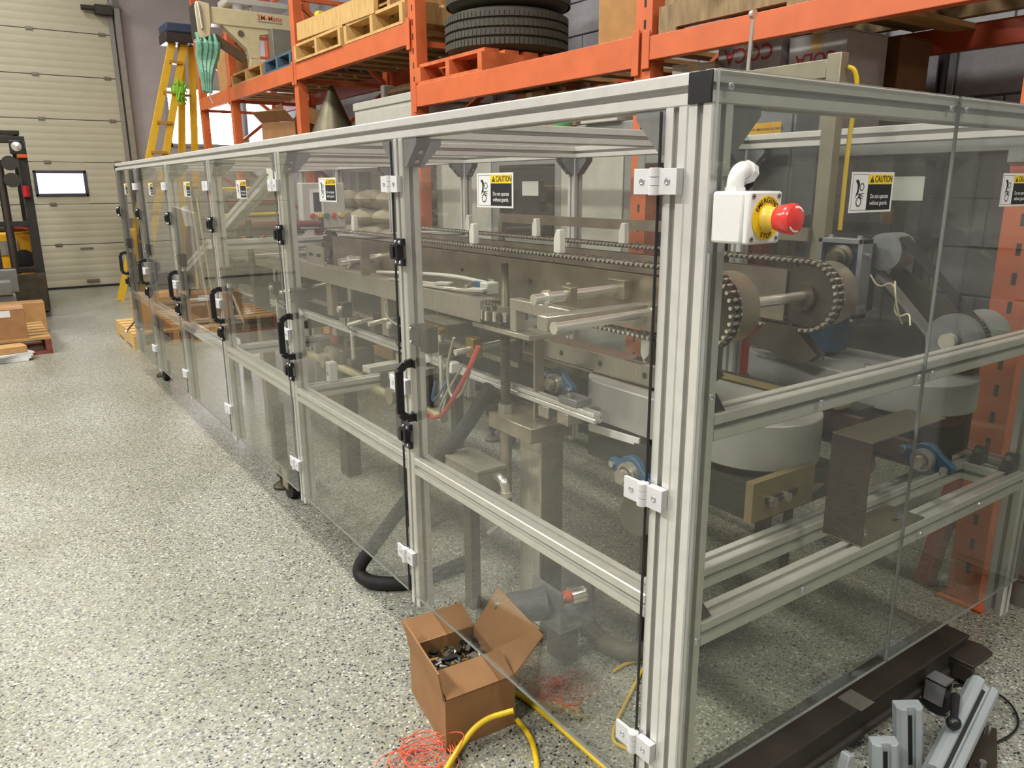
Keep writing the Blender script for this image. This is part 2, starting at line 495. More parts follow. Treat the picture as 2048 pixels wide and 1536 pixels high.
# bright window in the far wall right of the ladder
w2 = MB()
for q in ((WX0, WZ0, WX1, WZ0 + 0.04), (WX0, WZ1 - 0.04, WX1, WZ1), (WX0, WZ0, WX0 + 0.04, WZ1), (WX1 - 0.04, WZ0, WX1, WZ1), (1.86, WZ0, 1.90, WZ1)):
    w2.box(q[0], YB - 0.02, q[1], q[2], YB + 0.06, q[3])
w2 = w2.build('window_2', greyp); tag(w2, kind='structure')
sun = emit('bright_daylight_pane', '#f6f4ff', 30.0)
for q in ((WX0 + 0.04, 1.86), (1.90, WX1 - 0.04)):
    MB().box(q[0], YB + 0.02, WZ0 + 0.04, q[1], YB + 0.03, WZ1 - 0.04).build('pane', sun, w2)

# ceiling lamps: steel tray with a prismatic diffuser
dif = emit('lamp_diffuser', '#fff3d8', 7.0)
LAMP_LB = ['fluorescent ceiling lamp above the guard corner', 'fluorescent ceiling lamp above the middle doors', 'fluorescent ceiling lamp above the far end of the guard', 'fluorescent ceiling lamp in front of the garage door',
           'first ceiling lamp of the row farther left', 'second ceiling lamp of the row farther left', 'last ceiling lamp of the row farther left', 'ceiling lamp behind the photographer near the rack']
for i, (lx, ly) in enumerate(LAMPS):
    t = thing('ceiling_lamp', LAMP_LB[i], 'ceiling lamp', (lx, ly, CEIL), 'ceiling lamps')
    MB().box(lx - 0.33, ly - 0.70, CEIL - 0.10, lx + 0.33, ly + 0.70, CEIL).build('tray', whitep, t)
    for s_ in (-1, 1):
        MB().box(lx + s_ * 0.30 - 0.03, ly - 0.70, CEIL - 0.16, lx + s_ * 0.30 + 0.03, ly + 0.70, CEIL - 0.10).build('rim', whitep, t)
    MB().box(lx - 0.27, ly - 0.68, CEIL - 0.13, lx + 0.27, ly + 0.68, CEIL - 0.115).build('diffuser', dif, t)

# ================================================================ THE GUARD ENCLOSURE (aluminium profile frame, clear doors)
PW = 0.043
ZT, ZB = 1.346, 0.130
FAR = [0.086, 0.938, 1.773, 2.613, 3.410, 4.200, 4.860]       # far edge of each post on the door side
XW0, XW1 = 1.187, 1.230                                       # rear side posts
def profile(cx, cy, w=PW, g=0.0105, dp=0.0145, ch=0.002):
    h = w / 2; q = g / 2; lip = 0.003
    one = [(h - ch, h), (q, h), (q, h - lip), (q + min(0.003, w * 0.07), h - lip - 0.001), (q * 0.6, h - dp)]
    side = one + [(-x, y) for x, y in one[::-1]]                # top side, right to left
    pts = []
    for k in range(4):
        c, s = cos(k * pi / 2), sin(k * pi / 2)
        pts += [(x * c - y * s, x * s + y * c) for x, y in side]
    return [(cx + x, cy + y) for x, y in pts]

frame = thing('machine_guard_frame', 'long aluminium profile guard enclosure with clear hinged panels around the packing machine', 'machine guard', (0.6, 2.4, 0.0))
def post(cx, cy, z0=ZB, z1=ZT - PW):
    return MB().prism(profile(cx, cy), 'z', z0, z1).build('post', alu, frame, smooth=False)
def rail_y(cx, cz, y0, y1, name='rail'):
    return MB().prism(profile(cx, cz), 'y', y0, y1).build(name, alu, frame, smooth=False)
def rail_x(cy, cz, x0, x1, name='rail'):
    return MB().prism(profile(cy, cz), 'x', x0, x1).build(name, alu, frame, smooth=False)
H = PW / 2
# corner: two profiles side by side
post(H, H); post(H, PW + H)
for k in range(1, 7): post(H, FAR[k] - H)
RY = [H] + [FAR[k] - H for k in range(1, 7)]
for y in RY: post(XW0 + H, y)
# top ring
rail_y(H, ZT - H, PW, FAR[6]); rail_y(XW0 + H, ZT - H, PW, FAR[6])
rail_x(H, ZT - H, 0, XW1)
for k in range(1, 7): rail_x(FAR[k] - H, ZT - H, PW, XW0)
# waist rails on the door side, between posts
ZM = 0.545
for k in range(6):
    rail_y(H + 0.001, ZM - H, FAR[k], FAR[k + 1] - PW)
    rail_y(XW0 + H, ZM - 0.01 - H, (FAR[k] if k else PW), FAR[k + 1] - PW)
for k in (2, 3, 4, 5): rail_x(FAR[k] - H, ZM - H, PW, XW0)
# front end: two rails, and a second low rail one step inside
rail_x(H, 0.869 - H, PW, XW0); rail_x(H, 0.521 - H, PW, XW0)
rail_x(0.142, 0.521 - H, PW, XW0)
# crosswise rail on which the strapping head hangs
rail_x(2.592, 0.989 - H, PW, XW0)
# black end cap on the front top rail
MB().box(-0.0035, 0.001, ZT - PW + 0.001, 0.0, PW - 0.001, ZT - 0.001).build('end_cap', blackp, frame, bevel=0.001)
MB().box(-0.0035, FAR[6], ZT - PW + 0.001, PW, FAR[6] + 0.003, ZT - 0.001).build('end_cap', blackp, frame)

def gusset(p, du, dn):
    """triangular corner bracket at point p: leg along du (horizontal unit) and downwards; thickness along dn"""
    p = Vector(p); du = Vector(du); dn = Vector(dn); s = 0.062; t = 0.017
    a = [p, p + du * s, p + du * s - Vector((0, 0, 0.012)), p + du * 0.012 - Vector((0, 0, s)), p - Vector((0, 0, s))]
    m = MB()
    vs = [q - dn * t for q in a] + [q + dn * t for q in a]; n = 5
    m.add(vs, [tuple(range(n))[::-1], tuple(range(n, 2 * n))] + [(i, (i + 1) % n, n + (i + 1) % n, n + i) for i in range(n)])
    o = m.build('gusset', alu_cast, frame, smooth=False)
    nrm = (du * -1 + Vector((0, 0, 1))).normalized()
    mid = p + du * 0.036 - Vector((0, 0, 0.036))
    for k in (-1, 1):
        along = (du + Vector((0, 0, 1))).normalized()
        c = mid + along * (0.014 * k)
        MB().cyl(c, c + (du - Vector((0, 0, 1))).normalized() * 0.007, 0.0055, n=10).build('bolt', screw, o)
    return o
for k in range(1, 6):
    y = FAR[k] - H
    gusset((H, y - H, ZT - PW), (0, -1, 0), (1, 0, 0)); gusset((H, y + H, ZT - PW), (0, 1, 0), (1, 0, 0))
    gusset((PW, y, ZT - PW), (1, 0, 0), (0, 1, 0))
for k in range(1, 5):
    y = FAR[k] - H
    gusset((XW0 + H, y - H, ZT - PW), (0, -1, 0), (1, 0, 0)); gusset((XW0 + H, y + H, ZT - PW), (0, 1, 0), (1, 0, 0))
    gusset((XW0, y, ZT - PW), (-1, 0, 0), (0, 1, 0))
gusset((H, 2 * PW, ZT - PW), (0, 1, 0), (1, 0, 0)); gusset((PW, H, ZT - PW), (1, 0, 0), (0, 1, 0))
for zz in (0.869, 0.521):                       # black wedge brackets on the front rails
    m = MB().prism([(PW, zz), (PW + 0.03, zz), (PW + 0.008, zz + 0.03), (PW, zz + 0.03)], 'y', 0.006, 0.036)
    m.build('wedge_bracket', darkst, frame)
for (bx, by, d) in ((1.06, 0.128, -1), (XW0, 0.10, -1), (XW0, 0.03, -1)):
    m = MB().prism([(bx, 0.521), (bx + d * 0.04, 0.521), (bx + d * 0.012, 0.56), (bx, 0.56)], 'y', by - 0.014, by + 0.014)
    o = m.build('wedge_bracket', blackp, frame)
    MB().cyl((bx + d * 0.016, by, 0.545), (bx + d * 0.03, by, 0.555), 0.007, n=10).build('bolt', screw, o)
rail_y(XW0 - 0.03, 0.521 - H, 0.045, 0.12)

# ---- caution plate -------------------------------------------------------
def caution(name, o, u, parent, W_=0.122, H_=0.063, mats=None):
    """o centre, u reading direction, v up; printed plate built in thin layers"""
    o = Vector(o); u = Vector(u); v = Vector((0, 0, 1)); nn = u.cross(v)
    m = MB()
    def rect(a, b, c, d, h):
        q = [o + u * a + v * b + nn * h, o + u * c + v * b + nn * h, o + u * c + v * d + nn * h, o + u * a + v * d + nn * h]
        m.add(q, [(0, 1, 2, 3)])
    def poly(P, h):
        m.add([o + u * x + v * y + nn * h for x, y in P], [tuple(range(len(P)))])
    w, h = W_ / 2, H_ / 2
    m.mat(0); rect(-w, -h, w, h, 0.0006)
    x0, x1, y0, y1 = -w + 0.005, w - 0.005, -h + 0.0035, h - 0.0035
    xm = x0 + (x1 - x0) * 0.385
    m.mat(1)
    for q in ((x0, y0, x1, y0 + .0006), (x0, y1 - .0006, x1, y1), (x0, y0, x0 + .0006, y1), (x1 - .0006, y0, x1, y1)): rect(*q, 0.0008)
    rect(xm, y0, x1, y1 - 0.0155, 0.0010)
    m.mat(2); rect(xm, y1 - 0.0155, x1, y1, 0.0010)
    m.mat(1)
    tx = xm + 0.010
    poly([(tx - 0.0058, y1 - 0.0125), (tx + 0.0058, y1 - 0.0125), (tx, y1 - 0.0022)], 0.0013)
    m.text('CAUTION', 0.0145, o + u * (xm + 0.0435) + v * (y1 - 0.0078) + nn * 0.0013, u, v, 0.012, xs=0.78)
    m.mat(2); m.text('!', 0.0085, o + u * tx + v * (y1 - 0.0085) + nn * 0.0015, u, v, 0.01)
    m.mat(0)
    m.text('Do not operate', 0.0098, o + u * ((xm + x1) / 2) + v * (y0 + 0.0215) + nn * 0.0013, u, v, 0.010, xs=0.84)
    m.text('without guards.', 0.0098, o + u * ((xm + x1) / 2) + v * (y0 + 0.0110) + nn * 0.0013, u, v, 0.010, xs=0.84)
    # hand drawn into two gears
    m.mat(1)
    cx = (x0 + xm) / 2
    poly([(cx - .0135, .0185), (cx - .0065, .0200), (cx - .0015, .0135), (cx - .0035, .0005), (cx - .0085, -.0040), (cx - .0120, -.0105), (cx - .0100, -.0030), (cx - .0070, .0040), (cx - .0075, .0120)][::-1], 0.001)
    for (gx, gy, r) in ((cx + 0.005, 0.0085, 0.0056), (cx - 0.001, -0.0145, 0.0072)):
        n = 22
        for i in range(n):
            a, b = 2 * pi * i / n, 2 * pi * (i + 1) / n
            poly([(gx + r * cos(a), gy + r * sin(a)), (gx + r * cos(b), gy + r * sin(b)), (gx + r * .82 * cos(b), gy + r * .82 * sin(b)), (gx + r * .82 * cos(a), gy + r * .82 * sin(a))][::-1][::-1], 0.001)
            if i % 2 == 0:
                c = (a + b) / 2
                poly([(gx + r * cos(a), gy + r * sin(a)), (gx + r * 1.17 * cos(c - .05), gy + r * 1.17 * sin(c - .05)), (gx + r * 1.17 * cos(c + .05), gy + r * 1.17 * sin(c + .05)), (gx + r * cos(b), gy + r * sin(b))][::-1], 0.001)
    for (fx, fy, ex, ey) in ((-.003, -.003, .013, -.0015), (-.002, -.004, .012, -.0065), (-.003, -.006, .010, -.0105), (-.008, -.004, -.002, -.001)):
        dx, dy = ex - fx, ey - fy; L_ = hypot(dx, dy); px, py = -dy / L_ * .0009, dx / L_ * .0009
        poly([(cx + fx - px, fy - py), (cx + ex - px * .4, ey - py * .4), (cx + ex + px * .4, ey + py * .4), (cx + fx + px, fy + py)], 0.001)
    return m.build(name, mats or [whitep, ink, yellow], parent, smooth=False)

# ---- hinged clear doors on the long side ------------------------------------
def hinge(y, z, parent, w=0.042, h=0.036):
    x = -0.0085
    m = MB()
    m.box(x - 0.006, y - w, z - h / 2, x, y - 0.008, z + h / 2).box(x - 0.006, y + 0.008, z - h / 2, x, y + w, z + h / 2)
    m.cyl((x - 0.004, y, z - h / 2 - 0.001), (x - 0.004, y, z - h / 6 - 0.0004), 0.0095).cyl((x - 0.004, y, z - h / 6 + 0.0004), (x - 0.004, y, z + h / 6 - 0.0004), 0.0095).cyl((x - 0.004, y, z + h / 6 + 0.0004), (x - 0.004, y, z + h / 2 + 0.001), 0.0095)
    m.box(x, y - w, z - h / 2, x + 0.0075, y - 0.009, z + h / 2)
    m.mat(1)
    for s_ in (-1, 1):
        m.lathe([(0.0052, 0), (0.0052, 0.0012), (0.0026, 0.0014), (0.0024, 0.0004)], (x - 0.006, y + s_ * 0.025, z), (-1, 0, 0), 12)
    return m.build('hinge', [hingep, screw], parent, bevel=0.0012)
def latch(y, z, parent, h=0.062):
    x = -0.0085
    m = MB()
    m.box(x - 0.010, y - 0.020, z - h / 2, x, y + 0.018, z - h / 2 + 0.016).box(x - 0.010, y - 0.020, z + h / 2 - 0.016, x, y + 0.018, z + h / 2)
    m.box(x - 0.016, y - 0.008, z - h / 2 + 0.014, x, y + 0.026, z + h / 2 - 0.014)
    m.box(x - 0.020, y + 0.006, z - h / 2 + 0.018, x - 0.014, y + 0.022, z + h / 2 - 0.018)
    m.mat(1)
    for a in (-0.010, 0.010):
        for b in (-h / 2 + 0.008, h / 2 - 0.008):
            m.sphere((x - 0.010, y + a, z + b), 0.0042, 10)
    return m.build('latch', [blackp, screw], parent)
def handle(y, z0, z1, parent):
    x = -0.0085
    m = MB()
    p = [(x, y, z0), (x - 0.022, y, z0), (x - 0.038, y, z0 + 0.014), (x - 0.038, y, z1 - 0.014), (x - 0.022, y, z1), (x, y, z1)]
    for a, b in zip(p[:-1], p[1:]):
        m.bar(a, b, 0.020, 0.010, (0, 1, 0))
    m.box(x - 0.004, y - 0.014, z0 - 0.010, x, y + 0.014, z0 + 0.012).box(x - 0.004, y - 0.014, z1 - 0.012, x, y + 0.014, z1 + 0.010)
    return m.build('pull_handle', blackp, parent, bevel=0.002)
for k in range(6):
    ya, yb = FAR[k] + 0.003, FAR[k + 1] - PW + 0.020
    m = MB()
    m.mat(0).prism([(ya, 0.162), (yb, 0.162), (yb, ZT - PW - 0.004), (ya, ZT - PW - 0.004)], 'x', -0.0070, -0.0015, side=0)
    m.mat(1).box(-0.0071, ya - 0.0008, 0.162, -0.0014, ya, ZT - PW - 0.004)
    m.mat(2).box(-0.0070, ya, 0.1612, -0.0015, yb, 0.162)
    d = m.build('door_panel', [pclear, pedged if k < 2 else pedge, pedge], frame, smooth=False)
    for z in (1.204, 0.727, 0.268): hinge(FAR[k] + 0.001, z, d)
    for z in (1.052, 0.607): latch(FAR[k + 1] - 0.040, z, d)
    handle(FAR[k + 1] - 0.075, 0.662, 0.795, d)
    yc = (0.508, 1.328, 2.129, 2.945, 3.75, 4.50)[k]
    caution('caution_label', (-0.0072, yc, 1.191), (0, -1, 0), d)
    # safety switch inside the door: body on the post, tongue on the door
    ys = FAR[k + 1] - PW - 0.004
    m = MB().box(0.0, ys - 0.085, 0.825, 0.030, ys - 0.050, 0.885).box(0.0, ys - 0.047, 0.835, 0.036, ys - 0.003, 0.882)
    m.mat(1).cyl((0.014, ys - 0.066, 0.80), (0.014, ys - 0.066, 0.826), 0.008)
    m.mat(2).sphere((-0.003, ys - 0.012, 0.842), 0.004).sphere((-0.003, ys - 0.012, 0.874), 0.004)
    m.build('safety_switch', [darkst, whitep, screw], d, bevel=0.002)
# far end and rear sheets
XB = XW1 + 0.001
for k in range(5):
    ya, yb = (0.004 if k == 0 else FAR[k] - H), FAR[k + 1] - H - 0.004
    d = MB().mat(0).prism([(ya, 0.20), (yb, 0.20), (yb, ZT - 0.003), (ya, ZT - 0.003)], 'x', XB, XB + 0.0055, side=1).build('rear_panel', [pclear, pedge], frame, smooth=False)
    yc = (0.418, 1.40, 2.097)[min(k, 2)]
    if k in (0, 2): MB().box(XB + 0.0056, yc - 0.06, 1.155, XB + 0.0066, yc + 0.06, 1.217).build('label_back', paper, d)
MB().mat(0).prism([(0.01, 0.20), (XW1 - 0.01, 0.20), (XW1 - 0.01, ZT - PW), (0.01, ZT - PW)], 'y', FAR[6] + 0.001, FAR[6] + 0.0065, side=1).build('end_panel', [pclear, pedge], frame, smooth=False)
# front end sheets
YP = -0.0068
xs = 0.630
m = MB().mat(0).prism([(0.003, 0.222), (xs, 0.222), (xs, ZT), (0.003, ZT), (0.003, 1.213), (0.046, 1.213), (0.046, 1.108), (0.003, 1.108)], 'y', YP, -0.0012, side=1)
fp = m.build('front_panel', [psmoke, pedge], frame, smooth=False)
caution('caution_label', (0.381, YP - 0.0002, 1.186), (1, 0, 0), fp)
fp2 = MB().mat(0).prism([(xs + 0.003, 0.222), (1.235, 0.222), (1.235, ZT), (xs + 0.003, ZT)], 'y', YP, -0.0012, side=1).build('front_panel', [psmoke, pedge], frame, smooth=False)
caution('caution_label', (0.889, YP - 0.0002, 1.186), (1, 0, 0), fp2)
def front_screw(x, z, parent):
    MB().lathe([(0.0055, 0), (0.0052, 0.0022), (0.0028, 0.0028), (0.0026, 0.001)], (x, YP, z), (0, -1, 0), 12).build('screw', screw, parent)
for x, z in ((0.024, ZT - H), (0.60, ZT - H), (0.610, 0.845), (0.024, 0.90), (0.024, 0.50), (0.30, 0.846), (0.30, 0.50)): front_screw(x, z, fp)
for x, z in ((0.652, ZT - H), (0.66, 0.845), (1.20, ZT - H), (0.95, 0.5), (0.70, 0.497)): front_screw(x, z, fp2)
# legs with levelling feet and castors under the enclosure
def leg(x, y, castor=True):
    m = MB().box(x - 0.024, y - 0.024, 0.125, x + 0.024, y + 0.024, 0.36)
    lg = m.build('leg', darkst, frame, bevel=0.002)
    MB().cyl((x, y, 0.028), (x, y, 0.13), 0.010).cyl((x, y, 0.052), (x, y, 0.066), 0.020, n=6).lathe([(0.038, 0), (0.038, 0.012), (0.016, 0.028), (0.0, 0.030)], (x, y, 0.0), (0, 0, 1), 16).build('levelling_foot', steel_dk, lg)
    if castor:
        yc = y - 0.12
        MB().cyl((x - 0.016, yc, 0.055), (x + 0.016, yc, 0.055), 0.055, n=24).build('castor_wheel', blackr, lg)
        MB().box(x - 0.027, yc - 0.03, 0.045, x - 0.020, yc + 0.03, 0.125).box(x + 0.020, yc - 0.03, 0.045, x + 0.027, yc + 0.03, 0.125).box(x - 0.027, yc - 0.04, 0.122, x + 0.027, yc + 0.13, 0.130).build('castor_fork', steel, lg)
for y in (2.245, 4.60): leg(0.085, y)
for y in (2.245, 4.60): leg(1.12, y)

# ================================================================ EMERGENCY STOP
es = thing('emergency_stop_box', 'white switch box with red mushroom emergency stop button on the corner post', 'emergency stop', (0.033, -0.03, 1.123))
MB().box(0.0, -0.0595, 1.123, 0.066, -0.008, 1.191).build('box_body', whitep, es, bevel=0.004)
lid = MB().box(0.0002, -0.070, 1.1232, 0.0658, -0.060, 1.1908).build('lid', whitep, es, bevel=0.003)
for x in (0.0075, 0.0585):
    for z in (1.1300, 1.1845):
        MB().cyl((x, -0.0705, z), (x, -0.0695, z), 0.0036, n=12).mat(1).box(x - 0.0024, -0.0710, z - 0.0005, x + 0.0024, -0.0704, z + 0.0005).build('lid_screw', [greyp, ink], lid)
ec = Vector((0.035, -0.0703, 1.1565))
m = MB().mat(0).lathe([(0.0285, 0), (0.0285, 0.0010), (0.0, 0.0012)], ec, (0, -1, 0), 40)
m.mat(1)
for i, ch in enumerate('EMERGENCY'):
    a = radians(152 - i * 15.5)
    up = Vector((cos(a), 0, sin(a))); rt_ = Vector((sin(a), 0, -cos(a)))
    m.text(ch, 0.0092, ec + up * 0.0228 + Vector((0, -0.0016, 0)), rt_, up, 0.012)
for i, ch in enumerate('STOP'):
    a = radians(-90 + (i - 1.5) * 16.5)
    up = Vector((-cos(a), 0, -sin(a))); rt_ = Vector((-sin(a), 0, cos(a)))
    m.text(ch, 0.0088, ec - up * 0.0232 + Vector((0, -0.0016, 0)), rt_, up, 0.012)
m.build('legend_plate', [yellow, ink], lid)
MB().lathe([(0.0165, 0), (0.0165, 0.002), (0.0150, 0.004), (0.0142, 0.012), (0.0138, 0.020)], ec + Vector((0, -0.001, 0)), (0, -1, 0), 32).build('collar', yellow_p, es)
btn = MB().lathe([(0.0125, 0.017), (0.0158, 0.019), (0.0176, 0.024), (0.0196, 0.036), (0.0198, 0.040), (0.0182, 0.0445), (0.0125, 0.0475), (0.0, 0.0485)], ec, (0, -1, 0), 36).build('mushroom_button', red_b, es)
for a0 in (35, 215):
    m = MB(); P = []
    for i in range(9):
        t = radians(a0 + i * 9)
        P.append((t, 0.0128, 0.0164))
    for (t, ra, rb), (t2, _, _) in zip(P[:-1], P[1:]):
        def pp(r, t):
            hh = 0.0487 - (r / 0.0198) ** 2 * 0.0040
            return ec + Vector((r * cos(t), -hh, r * sin(t)))
        m.add([pp(ra, t), pp(rb, t), pp(rb, t2), pp(ra, t2)], [(0, 1, 2, 3)])
    m.build('arrow_mark', inkw, btn)
# bent cable gland on top
el = [(0.018, -0.030, 1.190), (0.018, -0.030, 1.203), (0.022, -0.030, 1.213), (0.032, -0.029, 1.219), (0.042, -0.027, 1.217)]
m = MB().tube(el, 0.0115, 14, 2).cyl((0.018, -0.030, 1.1905), (0.018, -0.030, 1.196), 0.0145, n=6).cyl((0.040, -0.027, 1.2178), (0.052, -0.025, 1.2135), 0.0145, n=8)
m.build('cable_elbow', whitep, es)
MB().cyl((0.051, -0.025, 1.2135), (0.062, -0.022, 1.209), 0.0085, n=12).tube([(0.060, -0.0225, 1.2095), (0.064, -0.02, 1.200), (0.064, -0.012, 1.195)], 0.004, 8, 1).build('cable', darkst, es)

# ================================================================ INSIDE THE MACHINE
def stadium(cx, y0, y1, r, n=14):
    return arc(cx, y1 - r, r, 0, 180, n) + arc(cx, y0 + r, r, 180, 360, n)

# ---- two flighted chain conveyors ---------------------------------------------
def chain_conveyor(cx, label, flights, hang):
    zc, r, y0, y1 = 0.938, 0.083, 0.385, 2.46
    t = thing('chain_conveyor', label, 'chain conveyor', (cx, 1.6, 0.85), 'flighted chain conveyors inside the guard')
    for s_ in (-1, 1):
        x = cx + s_ * 0.016
        MB().box(x - 0.003, y0 + 0.05, 0.872, x + 0.003, y1 - 0.05, 0.998).build('side_plate', steel, t)
        MB().prism([(y0 + 0.10, 0.86), (y0 + 0.02, 0.86), (y0 - 0.05, 0.80), (y0 - 0.02, 0.775), (y0 + 0.16, 0.80)], 'x', x - 0.002, x + 0.002).build('nose_plate', steel_dk, t)
        for k in range(5):
            yy = y0 + 0.25 + k * 0.36
            MB().cyl((x - 0.006, yy, 0.945), (x + 0.006, yy, 0.945), 0.006, n=8).build('bolt', steel_dk, t)
    for yy in (y0, y1):
        sp = MB().cyl((cx - 0.010, yy, zc), (cx + 0.010, yy, zc), r - 0.008, n=36).cyl((cx - 0.026, yy, zc), (cx + 0.026, yy, zc), 0.034, n=20).build('sprocket', steel_dk, t)
        m = MB()
        for k in range(28):
            a = 2 * pi * k / 28
            m.bar((cx, yy + (r - 0.010) * cos(a), zc + (r - 0.010) * sin(a)), (cx, yy + (r + 0.003) * cos(a), zc + (r + 0.003) * sin(a)), 0.006, 0.008, (1, 0, 0))
        m.build('teeth', steel_dk, sp)['kind'] = 'stuff'
    MB().cyl((cx + 0.026, y0, zc), (cx + 0.085, y0, zc), r - 0.004, n=36).build('end_drum', steel, t)
    # chain: alternating link plates and bright pins around the loop
    m = MB(); L = y1 - y0; P = 2 * L + 2 * pi * r; n = int(P / 0.0165)
    def at(s_):
        s_ %= P
        if s_ < L: return (y0 + s_, zc + r, 1, 0)
        s_ -= L
        if s_ < pi * r:
            a = pi / 2 - s_ / r; return (y1 + r * cos(a), zc + r * sin(a), sin(a), -cos(a))
        s_ -= pi * r
        if s_ < L: return (y1 - s_, zc - r, -1, 0)
        s_ -= L
        a = -pi / 2 - s_ / r; return (y0 + r * cos(a), zc + r * sin(a), sin(a), -cos(a))
    for i in range(n):
        y, z, ty, tz = at(i * P / n); y2, z2, _, _ = at((i + 1) * P / n)
        o = 0.009 if i % 2 else 0.012
        for s_ in (-1, 1):
            m.mat(0).bar((cx + s_ * o, y, z), (cx + s_ * o, y2, z2), 0.0025, 0.013, (0, -tz, ty))
        m.mat(1).cyl((cx - 0.0175, y, z), (cx + 0.0175, y, z), 0.0046, n=6)
    m.build('roller_chain', [steel_dk, chrome], t, smooth=False)['kind'] = 'stuff'
    for yy in flights:
        MB().prism([(yy - 0.012, zc + r + 0.004), (yy + 0.016, zc + r + 0.004), (yy + 0.016, zc + r + 0.042), (yy + 0.006, zc + r + 0.066), (yy - 0.008, zc + r + 0.066), (yy - 0.012, zc + r + 0.03)], 'x', cx - 0.009, cx + 0.009).build('flight', nylon, t, bevel=0.0015)
    for yy in hang:
        MB().prism([(yy - 0.012, zc - r - 0.004), (yy + 0.016, zc - r - 0.004), (yy + 0.016, zc - r - 0.042), (yy + 0.004, zc - r - 0.064), (yy - 0.012, zc - r - 0.055)], 'x', cx - 0.009, cx + 0.009).build('flight', nylon, t, bevel=0.0015)
    return t
chain_conveyor(0.45, 'nearer oily chain conveyor with white flights, next to the clear doors', (0.888, 1.312, 1.76, 2.21), (0.55,))
chain_conveyor(0.815, 'farther oily chain conveyor with white flights, in line with the gearbox', (1.034, 1.482, 1.929, 2.378), (0.46,))
t = thing('drive_shaft', 'polished drive shaft joining the two chain sprockets to the gearbox', 'shaft', (0.66, 0.385, 0.92))
MB().cyl((0.40, 0.385, 0.938), (0.978, 0.385, 0.938), 0.0125, n=18).build('bar', chrome, t)
MB().cyl((0.520, 0.385, 0.938), (0.548, 0.385, 0.938), 0.022).cyl((0.87, 0.385, 0.938), (0.90, 0.385, 0.938), 0.022).build('collar', steel, t)

# ---- gearbox, belt drive and motor ---------------------------------------------
t = thing('gearbox', 'navy right-angle gearbox framed by an aluminium plate', 'gearbox', (0.98, 0.405, 0.86))
gx0, gx1, gy0, gy1, gz0, gz1 = 0.950, 0.995, 0.338, 0.460, 0.872, 1.068
MB().box(gx0, gy0, gz1 - 0.012, gx1, gy1, gz1).box(gx0, gy0, gz0, gx1, gy1, gz0 + 0.012).box(gx0, gy0, gz0, gx1, gy0 + 0.012, gz1).box(gx0, gy1 - 0.012, gz0, gx1, gy1, gz1).build('mounting_plate', alu_cast, t, bevel=0.001)
MB().box(gx0 + 0.014, gy0 + 0.012, gz0 + 0.012, gx1 + 0.05, gy1 - 0.012, gz1 - 0.012).build('casting', navy, t, bevel=0.004)
MB().lathe([(0.034, 0), (0.034, 0.008), (0.024, 0.012), (0.024, 0.02), (0.017, 0.022), (0.017, 0.045), (0.0, 0.046)], (gx0 + 0.016, 0.400, 1.020), (-1, 0, 0), 24).build('output_boss', steel_dk, t)
MB().lathe([(0.030, 0), (0.030, 0.008), (0.022, 0.010), (0.022, 0.014)], (gx0 + 0.016, 0.385, 0.938), (-1, 0, 0), 24).build('bearing_cover', steel_dk, t)
for yy, zz in ((gy0 - 0.004, 0.90), (gy0 - 0.004, 1.03)):
    MB().cyl((0.972, yy + 0.004, zz), (0.972, yy - 0.004, zz), 0.006, n=8).build('bolt', screw, t)
for yy in (0.36, 0.44):
    MB().cyl((0.972, yy, gz1), (0.972, yy, gz1 + 0.008), 0.006, n=8).build('bolt', screw, t)
    MB().cyl((0.972, yy, gz0 - 0.010), (0.972, yy, gz0), 0.006, n=8).build('bolt', screw, t)
MB().box(0.958, 0.40, 0.775, 1.03, 0.50, 0.874).cyl((0.96, 0.45, 0.82), (1.05, 0.45, 0.82), 0.05).build('motor_flange', bluep, t, bevel=0.004)
t = thing('belt_drive_motor', 'grey drive motor with toothed pulleys and a slanted belt below the gearbox', 'motor', (1.06, 0.20, 0.72))
pu, pl = Vector((1.055, 0.330, 1.035)), Vector((1.055, 0.130, 0.845))
MB().cyl((1.03, pu.y, pu.z), (1.10, pu.y, pu.z), 0.046, n=28).cyl((1.09, pu.y, pu.z), (1.12, pu.y, pu.z), 0.030).build('upper_pulley', alu_cast, t)
MB().cyl((1.00, pl.y, pl.z), (1.015, pl.y, pl.z), 0.020).cyl((1.012, pl.y, pl.z), (1.035, pl.y, pl.z), 0.062, n=32).build('lower_pulley', alu_cast, t)
m = MB()
for k in range(40):
    a = 2 * pi * k / 40
    m.bar((1.036, pl.y + 0.052 * cos(a), pl.z + 0.052 * sin(a)), (1.075, pl.y + 0.052 * cos(a), pl.z + 0.052 * sin(a)), 0.005, 0.008, (0, cos(a), sin(a)))
m.build('pulley_teeth', steel_dk, t)['kind'] = 'stuff'
MB().cyl((1.036, pl.y, pl.z), (1.075, pl.y, pl.z), 0.050, n=28).cyl((1.075, pl.y, pl.z), (1.165, pl.y, pl.z), 0.060, n=28).cyl((1.165, pl.y, pl.z), (1.18, pl.y, pl.z), 0.054, n=28).build('motor_body', greyp, t)
MB().cyl((0.985, pl.y, pl.z), (1.0, pl.y, pl.z), 0.019, n=20).build('shaft_end', chrome, t)
d = (pl - pu).normalized(); nrm = Vector((0, -d.z, d.y))
for s_ in (-1, 1):
    off = nrm * (s_ * 0.050)
    MB().bar(pu + off, pl + off, 0.040, 0.007, nrm).build('belt', blackr if s_ < 0 else M('belt_face', '#77756f', 0.6, 0, 0.08), t)
MB().bar((1.12, 0.36, 0.97), (1.12, 0.14, 0.82), 0.006, 0.08, (0, 0, 1)).build('motor_plate', steel_dk, t)
